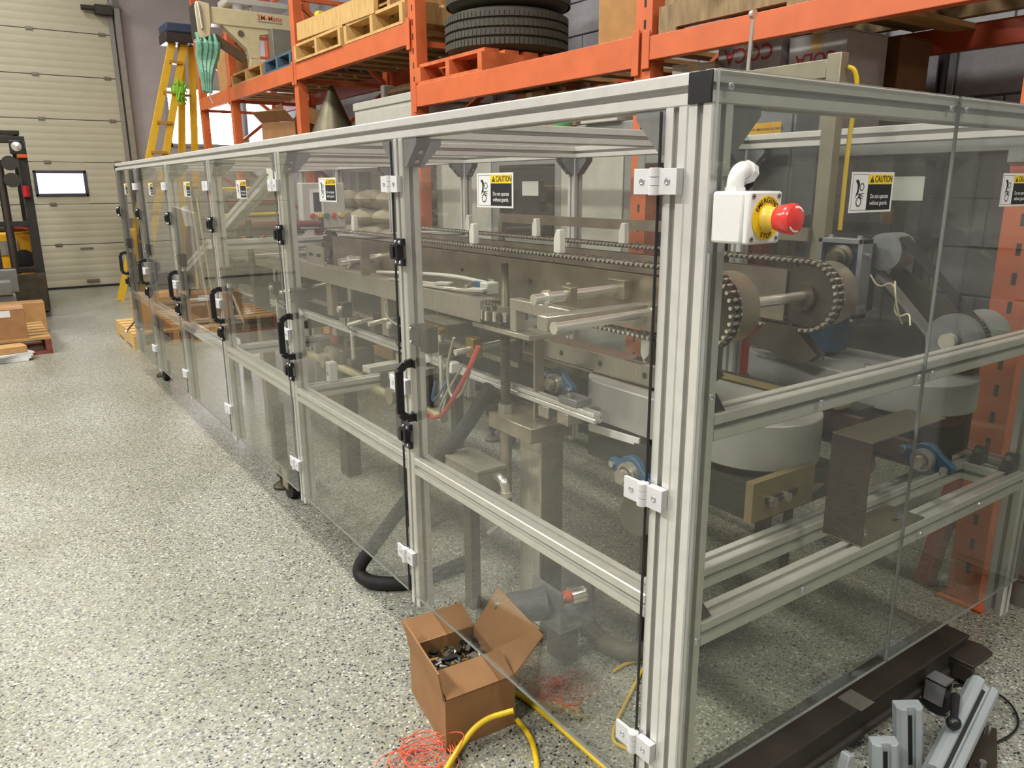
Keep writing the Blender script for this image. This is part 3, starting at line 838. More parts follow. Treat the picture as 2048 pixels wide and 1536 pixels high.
MB().tube([(1.0, 0.34, 0.98), (0.99, 0.31, 0.95), (1.0, 0.28, 0.97), (0.99, 0.26, 0.93), (1.0, 0.27, 0.90), (0.99, 0.25, 0.885), (1.0, 0.23, 0.90), (0.99, 0.22, 0.87)], 0.0025, 6, 2).tube([(1.0, 0.275, 0.97), (0.985, 0.262, 0.94), (0.99, 0.255, 0.90), (1.0, 0.245, 0.87)], 0.0025, 6, 2).build('loose_cable_ends', M('tinned_wire', '#b3a98c', 0.4, 0.3), t)

# ---- outer steel frame with height-adjusting screw -----------------------------
t = thing('steel_channel_frame', 'grey steel channel frame carried at waist height by the screw jack', 'machine frame', (0.45, 1.9, 0.84))
MB().prism([(0.26, 0.846), (0.315, 0.846), (0.315, 0.852), (0.267, 0.852), (0.267, 0.899), (0.315, 0.899), (0.315, 0.905), (0.26, 0.905)], 'y', 0.985, 3.62).build('side_channel', steel_lt, t, smooth=False)
MB().box(0.136, 0.535, 0.900, 0.432, 0.570, 0.935).build('cross_tube', steel_lt, t, bevel=0.004)
MB().box(0.268, 0.57, 0.895, 0.300, 0.86, 0.925).box(0.268, 0.835, 0.842, 0.300, 0.86, 0.90).build('link_arm', steel_lt, t, bevel=0.003)
MB().box(0.262, 0.77, 0.830, 0.40, 1.03, 0.842).build('jack_plate', steel_lt, t, bevel=0.001)
MB().box(0.335, 0.842, 0.535, 0.365, 0.850, 0.852).build('upright_flat', steel, t)
MB().box(0.262, 1.55, 0.72, 0.30, 1.60, 0.85).box(0.27, 2.05, 0.72, 0.30, 2.10, 0.85).build('hanger', steel, t)
MB().box(0.255, 1.72, 0.905, 0.285, 1.735, 1.02).build('stop_flat', steel, t)
MB().cyl((0.27, 1.95, 0.93), (0.44, 1.95, 0.94), 0.016, n=18).cyl((0.30, 1.95, 0.9315), (0.32, 1.95, 0.9325), 0.022, n=18).build('spindle', chrome, t)
m = MB()
for k, yy in enumerate((1.10, 1.28)):
    m.mat(1).bar((0.275, yy + 0.28, 0.908), (0.30, yy, 0.918), 0.022, 0.006).mat(0).obox((0.305, yy - 0.03, 0.921), (0.035, 0.05, 0.008), rotz(0.5))
m.build('lever', [greyl, chrome], t, bevel=0.001)
t = thing('screw_jack', 'threaded screw jack with chain sprocket on a square steel column', 'screw jack', (0.33, 0.88, 0.0))
prof = [(0.0, 0.0)]; z = 0.0
while z < 0.25:
    prof += [(0.0115, z), (0.0145, z + 0.0025)]; z += 0.005
prof += [(0.0120, 0.25), (0.0120, 0.35), (0.0095, 0.352), (0.0095, 0.42), (0, 0.42)]
MB().lathe(prof, (0.305, 0.935, 0.585), (0, 0, 1), 14).build('threaded_rod', steel_dk, t, ang=80)
MB().cyl((0.305, 0.935, 0.868), (0.305, 0.935, 0.876), 0.055, n=30).cyl((0.305, 0.935, 0.876), (0.305, 0.935, 0.892), 0.022).build('sprocket', steel, t)
m = MB()
for k in range(26):
    a = 2 * pi * k / 26
    c = (0.305 + 0.058 * cos(a), 0.935 + 0.058 * sin(a))
    m.mat(k % 2).cyl((c[0], c[1], 0.860), (c[0], c[1], 0.884), 0.006, n=8)
m.build('roller_chain', [steel_dk, chrome], t)['kind'] = 'stuff'
MB().cyl((0.305, 0.935, 0.600), (0.305, 0.935, 0.626), 0.021, n=6).build('lock_nut', steel_lt, t)
MB().box(0.268, 0.77, 0.560, 0.405, 0.965, 0.602).build('head_block', steel, t, bevel=0.003)
for x, y in ((0.375, 0.865), (0.375, 0.80)):
    MB().cyl((x, y, 0.600), (x, y, 0.612), 0.013, n=16).cyl((x, y, 0.612), (x, y, 0.622), 0.008, n=6).build('bolt', screw, t)
MB().box(0.315, 0.79, 0.012, 0.392, 0.885, 0.560).build('column', steel_lt, t, bevel=0.004)
MB().box(0.27, 0.75, 0.0, 0.45, 0.935, 0.012).build('base_plate', steel, t)
MB().cyl((0.305, 0.935, 0.30), (0.305, 0.935, 0.552), 0.016).build('rod_sleeve', steel, t)

# ---- cross shafts ---------------------------------------------------------------
t = thing('guide_shaft', 'thick chrome guide shaft with clamp collars reaching to the nearer chain', 'guide shaft', (0.30, 0.62, 0.93))
zs_ = 0.958
MB().cyl((0.165, 0.62, zs_), (0.434, 0.62, zs_ + 0.004), 0.0120, n=20).build('bar', chrome, t)
MB().cyl((0.196, 0.62, zs_), (0.207, 0.62, zs_), 0.0185, n=20).build('collar', chrome, t)
MB().box(0.255, 0.602, zs_ - 0.016, 0.275, 0.638, zs_ + 0.020).cyl((0.265, 0.62, zs_ + 0.020), (0.265, 0.62, zs_ + 0.029), 0.007, n=6).build('clamp', steel, t, bevel=0.001)
MB().box(0.405, 0.590, zs_ - 0.018, 0.434, 0.650, zs_ + 0.026).build('end_block', steel, t, bevel=0.001)
t = thing('guide_shaft', 'plain round shaft with a flat knob end under the cross tube', 'guide shaft', (0.30, 0.50, 0.89))
zs_ = 0.916; xs_ = 0.135
MB().cyl((xs_, 0.50, zs_), (0.434, 0.50, zs_ + 0.006), 0.0112, n=20).build('bar', chrome, t)
MB().cyl((xs_ - 0.007, 0.50, zs_), (xs_ + 0.002, 0.50, zs_), 0.0130, n=20).build('knob', chrome, t)
MB().box(0.405, 0.488, zs_ - 0.016, 0.425, 0.512, zs_ + 0.022).build('shaft_block', steel, t)
t = thing('adjusting_rod', 'thin chrome adjusting rod in a brass clamp behind the red air tube', 'rod', (0.3, 1.0, 0.76))
MB().cyl((0.20, 1.02, 0.766), (0.45, 1.02, 0.782), 0.009).build('bar', chrome, t)
MB().box(0.245, 1.0, 0.745, 0.275, 1.04, 0.80).build('clamp', M('brass', '#8a7434', 0.35, 0.7), t, bevel=0.002)
for i, (pa, pb, lb) in enumerate((((0.20, 1.57, 0.765), (0.43, 1.57, 0.79), 'thin chrome rod crossing below the channel, nearest of three'),
                              ((0.19, 1.72, 0.742), (0.43, 1.72, 0.77), 'thin chrome rod crossing below the channel, middle of three'),
                              ((0.16, 2.32, 0.79), (0.40, 2.32, 0.815), 'thin chrome rod crossing below the channel, farthest of three'))):
    t = thing('adjusting_rod', lb, 'rod', pa, 'adjusting rods')
    MB().cyl(pa, pb, 0.008).build('bar', chrome, t)
    c = Vector(pa).lerp(Vector(pb), 0.45)
    MB().box(c.x - 0.02, c.y - 0.02, c.z - 0.05, c.x + 0.02, c.y + 0.02, c.z + 0.018).build('clamp', steel_dk, t, bevel=0.002)

# ---- lower product guides ---------------------------------------------------------
t = thing('lower_guide_rail', 'long aluminium lower guide rail with clamp blocks behind the doors', 'guide rail', (0.34, 1.8, 0.6))
y0, y1 = 0.60, 3.60
zr = 0.660
MB().prism(profile(0.342, zr, 0.026, 0.007, 0.006), 'y', y0, y1).build('rail', alu, t, smooth=False)
for yy in (0.72, 0.80, 1.45, 2.2, 2.9): MB().box(0.330, yy - 0.022, zr - 0.045, 0.385, yy + 0.022, zr - 0.014).build('clamp', steel_lt, t, bevel=0.002)
MB().box(0.325, 0.66, zr + 0.014, 0.375, 0.73, zr + 0.032).cyl((0.335, 0.695, zr + 0.032), (0.335, 0.695, zr + 0.043), 0.009, n=6).build('end_block', alu_cast, t, bevel=0.002)
t = thing('side_plate', 'flat steel side plate with round holes below the chain conveyors', 'side plate', (0.46, 1.5, 0.72))
MB().box(0.452, 0.46, 0.735, 0.460, 3.4, 0.780).build('plate', steel_lt, t)
for k in range(8):
    yy = 0.56 + k * 0.16
    MB().cyl((0.4515, yy, 0.757), (0.4535, yy, 0.757), 0.008, n=12).build('hole', blackp, t)
MB().box(0.465, 0.50, 0.700, 0.476, 3.4, 0.722).build('lower_strip', steel, t)
t = thing('product_bed', 'dark product bed with a brown belt running under the chains', 'conveyor bed', (0.66, 1.8, 0.55))
MB().box(0.50, 0.92, 0.600, 0.80, 4.55, 0.690).build('bed', darkst, t, bevel=0.003)
MB().box(0.52, 0.90, 0.690, 0.78, 4.55, 0.700).build('belt', brownb, t)
for yy in (2.0, 4.2):
    for xx in (0.52, 0.78): MB().box(xx - 0.02, yy - 0.02, 0.0, xx + 0.02, yy + 0.02, 0.60).build('leg', steel_dk, t)
for k in range(5):
    MB().box(0.30, 1.0 + k * 0.5, 0.60, 0.50, 1.03 + k * 0.5, 0.63).build('bracket', steel_dk, t)

# ---- rounded grey guards ------------------------------------------------------------
t = thing('belt_guard', 'rounded grey sheet metal belt guard beside the screw jack', 'belt guard', (0.53, 0.5, 0.62))
MB().prism(stadium(0.545, 0.165, 0.800, 0.135, 20), 'z', 0.622, 0.722).build('cover', guardg, t, bevel=0.003)
MB().prism(stadium(0.545, 0.185, 0.78, 0.115, 16), 'z', 0.606, 0.622).build('belt_edge', brownb, t)
MB().box(0.40, 0.18, 0.53, 0.67, 0.70, 0.606).build('under_frame', darkst, t)
pl_ = MB().box(0.36, 0.158, 0.548, 0.56, 0.176, 0.632).build('slotted_plate', M('ochre_plate', '#8a7a58', 0.5, 0.4, 0.1), t)
MB().box(0.40, 0.154, 0.578, 0.50, 0.158, 0.592).build('slot', blackp, pl_)
for x in (0.415, 0.46): MB().cyl((x, 0.145, 0.585), (x, 0.158, 0.585), 0.011, n=6).build('bolt', screw, pl_)
MB().cyl((0.58, 0.20, 0.56), (0.86, 0.22, 0.57), 0.024).cyl((0.80, 0.216, 0.568), (0.82, 0.217, 0.569), 0.045, n=24).build('roller', steel, t)
MB().box(0.60, 0.66, 0.0, 0.62, 0.68, 0.53).build('stand', steel_dk, t)
MB().obox((0.395, 0.60, 0.61), (0.006, 0.16, 0.018), rotz(0.12)).build('white_tag', whitep, t)
t = thing('belt_guard', 'rounded grey belt guard below the motor on the rack side', 'belt guard', (0.98, 0.35, 0.68))
MB().prism(stadium(0.985, 0.055, 0.640, 0.135, 20), 'z', 0.690, 0.762).build('cover', guardg, t, bevel=0.003)
MB().prism(stadium(0.985, 0.075, 0.62, 0.115, 16), 'z', 0.66, 0.69).build('belt_edge', brownb, t)
MB().box(0.87, 0.10, 0.57, 1.10, 0.60, 0.66).build('under_frame', darkst, t)
for y in (0.28, 0.40): MB().cyl((0.93, y, 0.762), (0.93, y, 0.772), 0.008, n=8).build('bolt', screw, t)
MB().box(1.08, 0.56, 0.0, 1.10, 0.58, 0.57).build('stand', steel_dk, t)
t = thing('side_belt', 'brown ribbed side belt on a dark beam between the two rounded guards', 'belt', (0.76, 0.5, 0.6))
MB().box(0.715, 0.16, 0.655, 0.735, 0.90, 0.700).box(0.815, 0.10, 0.60, 0.835, 0.90, 0.645).build('belt', brownb, t)
MB().box(0.735, 0.18, 0.640, 0.80, 0.88, 0.712).build('beam', darkst, t)
MB().box(0.695, 0.20, 0.715, 0.745, 0.60, 0.722).build('top_strip', M('ochre_strip', '#94855c', 0.4, 0.4), t)
MB().box(0.75, 0.82, 0.0, 0.77, 0.84, 0.64).build('stand', steel_dk, t)
for (c, lb, s_) in (((0.385, 0.53, 0.530), 'blue flange bearing with a steel shaft end under the rounded guard', 1.0), ((0.400, 0.835, 0.690), 'blue flange bearing half hidden behind the screw jack column', 0.9), ((0.80, 0.055, 0.62), 'blue flange bearing behind the bent sheet metal bracket', 0.8)):
    t = thing('flange_bearing', lb, 'bearing', c, 'blue flange bearings')
    m = MB().prism([(c[1] + y * s_, c[2] + z * s_) for y, z in arc(0, 0, 0.045, 30, 150, 8) + arc(-0.06, -0.01, 0.016, 120, 240, 6) + arc(0, 0, 0.045, 210, 330, 8) + arc(0.06, 0.01, 0.016, -60, 60, 6)], 'x', c[0], c[0] + 0.018)
    m.build('flange', bluep, t, bevel=0.002)
    MB().lathe([(0.032 * s_, 0), (0.030 * s_, 0.014), (0.022 * s_, 0.015), (0.022 * s_, 0.010), (0.017 * s_, 0.010), (0.017 * s_, 0.034), (0, 0.035)], c, (-1, 0, 0), 24).build('shaft_end', steel_lt, t)
    for s2 in (-1, 1): MB().cyl((c[0] - 0.008, c[1] + s2 * 0.058 * s_, c[2] + s2 * 0.01), (c[0], c[1] + s2 * 0.058 * s_, c[2] + s2 * 0.01), 0.009, n=6).build('bolt', screw, t)

# ---- bent sheet metal bracket on the low front rail -----------------------------------
t = thing('sheet_metal_bracket', 'bent U-shaped sheet metal bracket bolted on the low front rail', 'bracket', (0.60, 0.04, 0.522))
zt_ = 0.732
MB().box(0.492, 0.002, 0.522, 0.725, 0.085, 0.5245).build('bottom_flange', M('zinc_sheet', '#837d66', 0.35, 0.7, 0.08), t)
MB().box(0.492, 0.002, 0.5245, 0.4945, 0.085, zt_).build('web', M('dark_brown_sheet', '#3f302b', 0.45, 0.3, 0.1), t)  # web coloured darker and browner than the two flanges
MB().box(0.492, 0.002, zt_, 0.760, 0.085, zt_ + 0.0025).build('top_flange', MATS['zinc_sheet'], t)
for x, y in ((0.545, 0.030), (0.685, 0.030)):
    MB().cyl((x, y, 0.5245), (x, y, 0.527), 0.011, n=16).cyl((x, y, 0.527), (x, y, 0.535), 0.0065, n=8).build('bolt', screw, t)
    MB().box(x - 0.03, y - 0.004, 0.5244, x - 0.012, y + 0.004, 0.5248).build('slot', blackp, t)

# ---- tall square-tube stand with the yellow hose -------------------------------------------
t = thing('square_tube_stand', 'raw steel square tube stand rising above the guard with a cross arm', 'stand', (1.05, 0.52, 0.763))
MB().box(1.035, 0.500, 0.774, 1.068, 0.540, 1.520).build('upright', M('raw_tube', '#8f8a76', 0.4, 0.5, 0.1), t, bevel=0.002)
MB().box(1.036, 0.540, 1.462, 1.067, 0.87, 1.508).build('cross_arm', MATS['raw_tube'], t, bevel=0.002)
MB().box(1.020, 0.540, 1.050, 1.036, 2.02, 1.085).box(1.020, 2.0, 0.95, 1.036, 2.03, 1.05).build('flat_arm', steel, t)
MB().cyl((1.05, 0.80, 1.508), (1.045, 0.79, 1.64), 0.0055, n=10).cyl((1.045, 0.784, 1.655), (1.045, 0.796, 1.655), 0.012).build('eye_bolt', chrome, t)
MB().box(1.01, 0.47, 0.763, 1.10, 0.57, 0.775).build('foot', steel, t)
t = MB().tube([(1.062, 0.497, 1.485), (1.070, 0.484, 1.480), (1.078, 0.478, 1.455), (1.080, 0.478, 1.42), (1.083, 0.488, 1.30), (1.083, 0.488, 1.08)], 0.006, 8, 2).build('yellow_air_hose', yhose)
tag(t, 'yellow air hose running up the steel square tube stand', 'hose')

# ---- electrics and small drives low down ------------------------------------------------------
t = thing('junction_box', 'dusty grey junction box with a shiny conduit elbow', 'junction box', (0.26, 1.0, 0.36))
jx1 = 0.292
MB().box(0.20, 0.918, 0.36, jx1, 1.10, 0.455).build('box', M('dusty_grey_box', '#8a8778', 0.6, 0.2, 0.1), t, bevel=0.003)
MB().box(0.197, 0.915, 0.447, jx1 + 0.003, 1.103, 0.458).build('lid', MATS['dusty_grey_box'], t, bevel=0.002)
MB().tube([(jx1 - 0.03, 0.918, 0.430), (jx1 - 0.03, 0.895, 0.430), (jx1 - 0.03, 0.880, 0.418), (jx1 - 0.03, 0.876, 0.395)], 0.013, 12, 2).cyl((jx1 - 0.03, 0.876, 0.385), (jx1 - 0.03, 0.876, 0.40), 0.017, n=8).build('conduit_elbow', chrome, t)
MB().cyl((jx1 - 0.03, 0.876, 0.34), (jx1 - 0.03, 0.876, 0.388), 0.010).tube([(jx1 - 0.03, 0.876, 0.345), (jx1 - 0.05, 0.86, 0.32), (jx1 - 0.10, 0.86, 0.30)], 0.006, 8, 2).build('cable', greyl, t)
MB().box(0.22, 0.99, 0.0, 0.25, 1.03, 0.36).build('stand', steel_dk, t)
t = thing('encoder_drive', 'dark cylindrical drive motor held in an aluminium U bracket near the floor', 'motor', (0.24, 0.66, 0.0))
MB().cyl((0.150, 0.700, 0.170), (0.235, 0.660, 0.175), 0.040, n=26).build('motor_body', M('dark_grey_motor', '#55545a', 0.5, 0.2), t)
MB().cyl((0.115, 0.716, 0.185), (0.152, 0.699, 0.180), 0.014, n=14).build('cable_gland', M('gland', '#a9a48c', 0.4, 0.4), t)
MB().box(0.236, 0.60, 0.125, 0.246, 0.72, 0.225).box(0.236, 0.60, 0.115, 0.345, 0.72, 0.125).box(0.335, 0.60, 0.125, 0.345, 0.72, 0.225).build('u_bracket', alu_cast, t)
MB().cyl((0.246, 0.655, 0.178), (0.295, 0.645, 0.180), 0.012).cyl((0.30, 0.643, 0.180), (0.345, 0.633, 0.182), 0.024, n=20).build('coupling', chrome, t)
MB().cyl((0.283, 0.648, 0.180), (0.300, 0.643, 0.180), 0.016, n=16).build('orange_insert', M('orange_insert', '#d0542e', 0.5), t)
MB().box(0.27, 0.62, 0.0, 0.31, 0.70, 0.115).build('stand', steel_dk, t)
# timing pulley drive low between the rails
t = thing('chain_drive', 'brown roller chain running round a large sprocket low inside the machine', 'chain drive', (0.45, 0.45, 0.2))
m = MB(); sc_, sr = Vector((0.44, 0.42, 0.285)), 0.075
for k in range(60):
    a = 2 * pi * k / 60; b = 2 * pi * (k + 1) / 60
    m.bar((sc_.x, sc_.y + sr * cos(a), sc_.z + sr * sin(a)), (sc_.x, sc_.y + sr * cos(b), sc_.z + sr * sin(b)), 0.018, 0.010, (0, cos(a), sin(a)))
m.build('roller_chain', M('rusty_chain', '#7d5a2e', 0.6, 0.3, 0.2), t, smooth=False)['kind'] = 'stuff'
MB().cyl((0.435, sc_.y, sc_.z), (0.447, sc_.y, sc_.z), sr - 0.006, n=32).cyl((0.42, sc_.y, sc_.z), (0.462, sc_.y, sc_.z), 0.022).build('sprocket', steel_dk, t)
MB().box(0.45, 0.38, 0.0, 0.47, 0.46, 0.30).build('stand', steel_dk, t)
MB().cyl((0.43, 0.55, 0.40), (0.66, 0.60, 0.40), 0.05, n=20).build('tensioner_motor', M('dusty_motor', '#6a675c', 0.6, 0.2), t)
MB().box(0.50, 0.54, 0.0, 0.54, 0.60, 0.36).build('motor_stand', steel_dk, t)

# ---- hoses -----------------------------------------------------------------------------------
t = MB().tube([(0.30, 1.00, 0.66), (0.24, 1.06, 0.52), (0.12, 1.22, 0.27), (0.05, 1.30, 0.12), (0.005, 1.325, 0.05), (0.02, 1.28, 0.024), (0.09, 1.22, 0.022), (0.16, 1.20, 0.022), (0.35, 1.22, 0.022)], 0.021, 12, 3).build('black_corrugated_hose', blackr)
tag(t, 'thick black hose looping out under the clear door', 'hose')
t = MB().tube([(0.458, 0.777, 0.030), (0.390, 0.655, 0.030), (0.396, 0.553, 0.030), (0.467, 0.516, 0.030), (0.665, 0.489, 0.030), (0.881, 0.527, 0.030)], 0.024, 12, 3).build('grey_floor_hose', M('grey_hose', '#5f5c50', 0.6))
tag(t, 'thick grey hose curving over the floor inside the guard', 'hose')
t = MB().tube([(0.190, 0.886, 0.807), (0.170, 0.909, 0.737), (0.140, 0.938, 0.662), (0.110, 0.953, 0.612), (0.090, 1.011, 0.615)], 0.0062, 8, 3).build('red_air_tube', redt)
tag(t, 'red air tube hanging in a curve behind the nearest latch post', 'air tube')
t = MB().tube([(0.200, 1.024, 0.806), (0.200, 1.069, 0.715), (0.200, 1.054, 0.626), (0.200, 0.987, 0.655), (0.200, 0.946, 0.732)], 0.004, 8, 3).build('clear_air_tube', greyt)
tag(t, 'thin clear air tube looping beside the red one', 'air tube')
t = MB().tube([(0.120, 1.264, 0.879), (0.120, 1.273, 0.849), (0.120, 1.250, 0.831), (0.120, 1.182, 0.823)], 0.003, 6, 3).build('clear_air_tube', greyt)
tag(t, 'short thin clear tube curling left of the second post', 'air tube')

# ---- dark gap plate and drive gear under the channel frame in the second and third bay ---------------
t = thing('dark_gap_plate', 'long dark plate added for the shaded gap below the channel frame', 'dark plate', (0.40, 2.2, 0.69))
MB().box(0.400, 1.00, 0.715, 0.408, 3.55, 0.825).build('plate', darkst, t)  # added plate, its dark colour stands in for the shade in the gap
MB().box(0.392, 1.00, 0.700, 0.412, 3.55, 0.715).build('lower_lip', steel, t)
for k in range(6): MB().box(0.408, 1.1 + k * 0.46, 0.74, 0.448, 1.13 + k * 0.46, 0.77).build('stay', steel_dk, t)
for (x, y, z, lb, mt, mc) in ((0.30, 1.60, 0.47, 'dark gear unit with a tan shaft between second and third door post', darkst, 'tan_shaft'), (0.32, 2.25, 0.47, 'brown gear unit with a red cap farther back behind the second door', steel_dk, 'red_cap')):
    t = thing('gear_unit', lb, 'gear unit', (x, y, 0.0), 'gear units under the channel')
    MB().box(x, y - 0.13, z, x + 0.15, y + 0.13, z + 0.10).build('housing', mt, t, bevel=0.012)
    MB().lathe([(0.055, 0), (0.055, 0.02), (0.030, 0.03), (0.030, 0.05)], (x, y - 0.05, z + 0.05), (-1, 0, 0), 22).build('flange', steel, t)
    MB().cyl((x - 0.02, y + 0.28, z + 0.03), (x + 0.02, y - 0.30, z + 0.02), 0.016, n=14).build('shaft', M('tan_shaft', '#a79f7c', 0.4, 0.3), t)
    MB().cyl((x + 0.05, y + 0.02, z + 0.10), (x + 0.05, y + 0.02, z + 0.17), 0.030, n=18).build('cap', M(mc, '#8a3038' if mc == 'red_cap' else '#6b675c', 0.5), t)
    MB().box(x + 0.03, y - 0.06, 0.0, x + 0.09, y + 0.02, z).build('stand', steel_dk, t)
t = thing('limit_block', 'small white sensor block on the low cross rail behind the nearest handle', 'sensor', (0.14, 1.72, 0.546))
MB().box(0.120, 1.735, 0.5455, 0.150, 1.768, 0.615).build('block', whitep, t, bevel=0.003)
MB().cyl((0.118, 1.752, 0.575), (0.121, 1.752, 0.575), 0.006, n=10).build('screw', greyp, t)
for i, (x, y, z) in enumerate(((0.20, 1.62, 0.585), (0.20, 1.42, 0.60))):
    t = thing('pale_strip', 'pale plastic strip lying across the gear, %s one' % ('farther', 'nearer')[i], 'strip', (x, y, z))
    MB().obox((x + 0.10, y, z + 0.02), (0.20, 0.05, 0.022), rotz(0.1)).build('strip', greyl, t, bevel=0.002)
    MB().box(x + 0.10, y - 0.02, z - 0.04, x + 0.13, y + 0.02, z + 0.01).build('support', steel_dk, t)
# ---- the far bays: rollers, strapping head, cylinders -------------------------------------------
for i, (zz, lb) in enumerate(((0.936, 'top'), (0.905, 'middle'), (0.880, 'lowest'))):
    t = thing('cross_roller', 'bright steel cross roller, %s of three in front of the channel frame' % lb, 'roller', (0.5, 2.75 + 0.0 * i, zz), 'cross rollers')
    MB().cyl((0.20, 2.75, zz), (0.47, 2.75, zz), 0.012 + 0.002 * (i == 1), n=16).build('tube', chrome, t)
    MB().cyl((0.185, 2.75, zz), (0.20, 2.75, zz), 0.008, n=10).cyl((0.47, 2.75, zz), (0.485, 2.75, zz), 0.008, n=10).build('axle', steel, t)
t = thing('roller_end_plate', 'dark upright end plate holding the three cross rollers', 'end plate', (0.19, 2.75, 0.75))
MB().box(0.182, 2.72, 0.78, 0.192, 2.78, 1.06).build('plate', darkst, t)
MB().box(0.182, 2.74, 0.64, 0.25, 2.76, 0.79).build('foot_bracket', steel_dk, t)
t = thing('cylinder_block', 'grey pneumatic cylinder with blue end caps right of the cross rollers', 'pneumatic cylinder', (0.55, 2.7, 0.88))
MB().cyl((0.535, 2.54, 0.90), (0.535, 2.32, 0.905), 0.03, n=20).build('barrel', steel_lt, t)
MB().box(0.50, 2.51, 0.865, 0.57, 2.56, 0.937).box(0.50, 2.29, 0.865, 0.57, 2.33, 0.937).build('end_cap', bluep, t, bevel=0.003)
MB().cyl((0.535, 2.29, 0.905), (0.535, 2.17, 0.906), 0.010).build('piston_rod', chrome, t)
# operator console seen through the doors
t = thing('operator_console', 'light grey operator console with dark screen and coloured push buttons', 'console', (1.0, 3.35, 0.95))
c0 = (0.647, 3.350, 1.169); c1 = (0.888, 3.350, 0.979)
cx0, cx1, cz1, cz0 = c0[0], c1[0], c0[2], c1[2]
MB().box(cx0, 3.33, cz0, cx1, 3.40, cz1 + 0.05).build('housing', greyl, t, bevel=0.006)
MB().box(cx0 + 0.06, 3.322, cz1 - 0.10, cx1 - 0.14, 3.33, cz1 + 0.0).build('screen', M('dark_screen', '#22262c', 0.2), t)
MB().box(cx0 + 0.045, 3.325, cz1 - 0.115, cx1 - 0.125, 3.331, cz1 + 0.015).build('bezel', whitep, t)
for k, cc in enumerate(('#b8362e', '#d8b62a', '#3a7a3c', '#c8442e', '#d8b62a', '#8a8a84')):
    MB().cyl((cx0 + 0.05 + k * 0.04, 3.33, cz0 + 0.07), (cx0 + 0.05 + k * 0.04, 3.312, cz0 + 0.07), 0.012, n=14).build('push_button', M('button_%d' % k, cc, 0.35), t)
MB().box(cx0 + 0.02, 3.34, 0.0, cx0 + 0.06, 3.38, cz0).box(cx1 - 0.06, 3.34, 0.0, cx1 - 0.02, 3.38, cz0).build('leg', alu, t)
# yellow edged rollers in the third bay
for i, (pa, pb, lb, mt) in enumerate((((0.149, 3.050, 1.191), (0.441, 3.050, 1.193), 'upper yellow tube rail across the third bay', yellow), ((0.148, 3.050, 1.071), (0.431, 3.050, 1.073), 'lower yellow tube rail across the third bay', yellow),
                              ((0.174, 3.000, 1.130), (0.419, 3.000, 1.133), 'red roller between the two yellow tube rails', M('dull_red', '#6e3a33', 0.5)), ((0.187, 3.000, 1.024), (0.610, 3.000, 1.022), 'dull red roller below the yellow tube rails', M('dull_red', '#6e3a33', 0.5)))):
    t = thing('tube_rail' if i < 2 else 'roller', lb, 'rail' if i < 2 else 'roller', pa)
    MB().cyl(pa, pb, 0.008 if i < 2 else 0.017, n=12).build('tube', mt, t)
    MB().box(pa[0] - 0.012, pa[1] - 0.02, pa[2] - 0.03, pa[0], pa[1] + 0.02, pa[2] + 0.03).box(pb[0], pb[1] - 0.02, pb[2] - 0.03, pb[0] + 0.012, pb[1] + 0.02, pb[2] + 0.03).build('end_plate', steel_dk, t)
# infeed bed, motors and column of the far bays
t = thing('infeed_unit', 'oily infeed unit with dark motors and plates in the far bays', 'machine unit', (0.5, 3.7, 0.0))
MB().box(0.30, 3.30, 0.40, 0.46, 4.60, 0.56).build('base_beam', steel_dk, t, bevel=0.004)
MB().box(0.32, 3.55, 0.56, 0.36, 3.62, 1.16).box(0.90, 3.55, 0.30, 0.94, 3.62, 1.22).box(0.32, 4.30, 0.56, 0.36, 4.37, 1.20).build('column', steel_dk, t, bevel=0.003)
MB().cyl((0.20, 3.12, 0.80), (0.32, 3.12, 0.80), 0.06, n=22).cyl((0.18, 3.12, 0.80), (0.20, 3.12, 0.80), 0.05, n=22).build('motor', darkst, t)
MB().box(0.25, 3.02, 0.70, 0.36, 3.22, 0.74).box(0.30, 3.08, 0.0, 0.36, 3.14, 0.70).build('motor_shelf', steel, t)
MB().box(0.34, 3.60, 0.94, 0.92, 4.45, 1.0).build('table', darkst, t, bevel=0.003)
for k in range(7): MB().cyl((0.36, 3.68 + k * 0.11, 1.012), (0.90, 3.68 + k * 0.11, 1.012), 0.017, n=14).build('roller', steel, t)
MB().box(0.44, 3.90, 1.03, 0.80, 4.05, 1.18).cyl((0.40, 3.97, 1.10), (0.44, 3.97, 1.10), 0.05).build('head', M('truck_grey', '#6d6a60', 0.5, 0.2), t, bevel=0.006)
MB().box(0.07, 3.02, 0.655, 0.24, 3.05, 0.685).box(0.07, 3.5, 0.655, 0.32, 3.53, 0.685).build('arm', steel_dk, t)
# slanted aluminium profiles of the carton hopper
for i, (pa, pb, lb) in enumerate((((0.16, 2.277, 1.243), (0.16, 2.984, 1.025), 'upper slanted aluminium profile of the hopper behind the third door'),
                                 ((0.16, 3.286, 0.929), (0.16, 3.940, 0.729), 'lower slanted aluminium profile of the hopper behind the fourth door'))):
    d = Vector(pb) - Vector(pa); L_ = d.length; d.normalize()
    m = MB().prism(profile(0, 0, 0.05, 0.010, 0.006), 'x', 0, L_)
    sd = Vector((1, 0, 0)); upv = sd.cross(d)
    m.v = [tuple(Vector(pa) + d * p[0] + sd * p[1] + upv * p[2]) for p in m.v]
    t = thing('hopper_profile', lb, 'aluminium profile', pa)
    m.build('profile', alu, t, smooth=False)
    MB().box(0.13, pb[1] - 0.03, pb[2] - 0.06, 0.19, pb[1] + 0.03, pb[2] - 0.02).build('end_bracket', alu_cast, t)
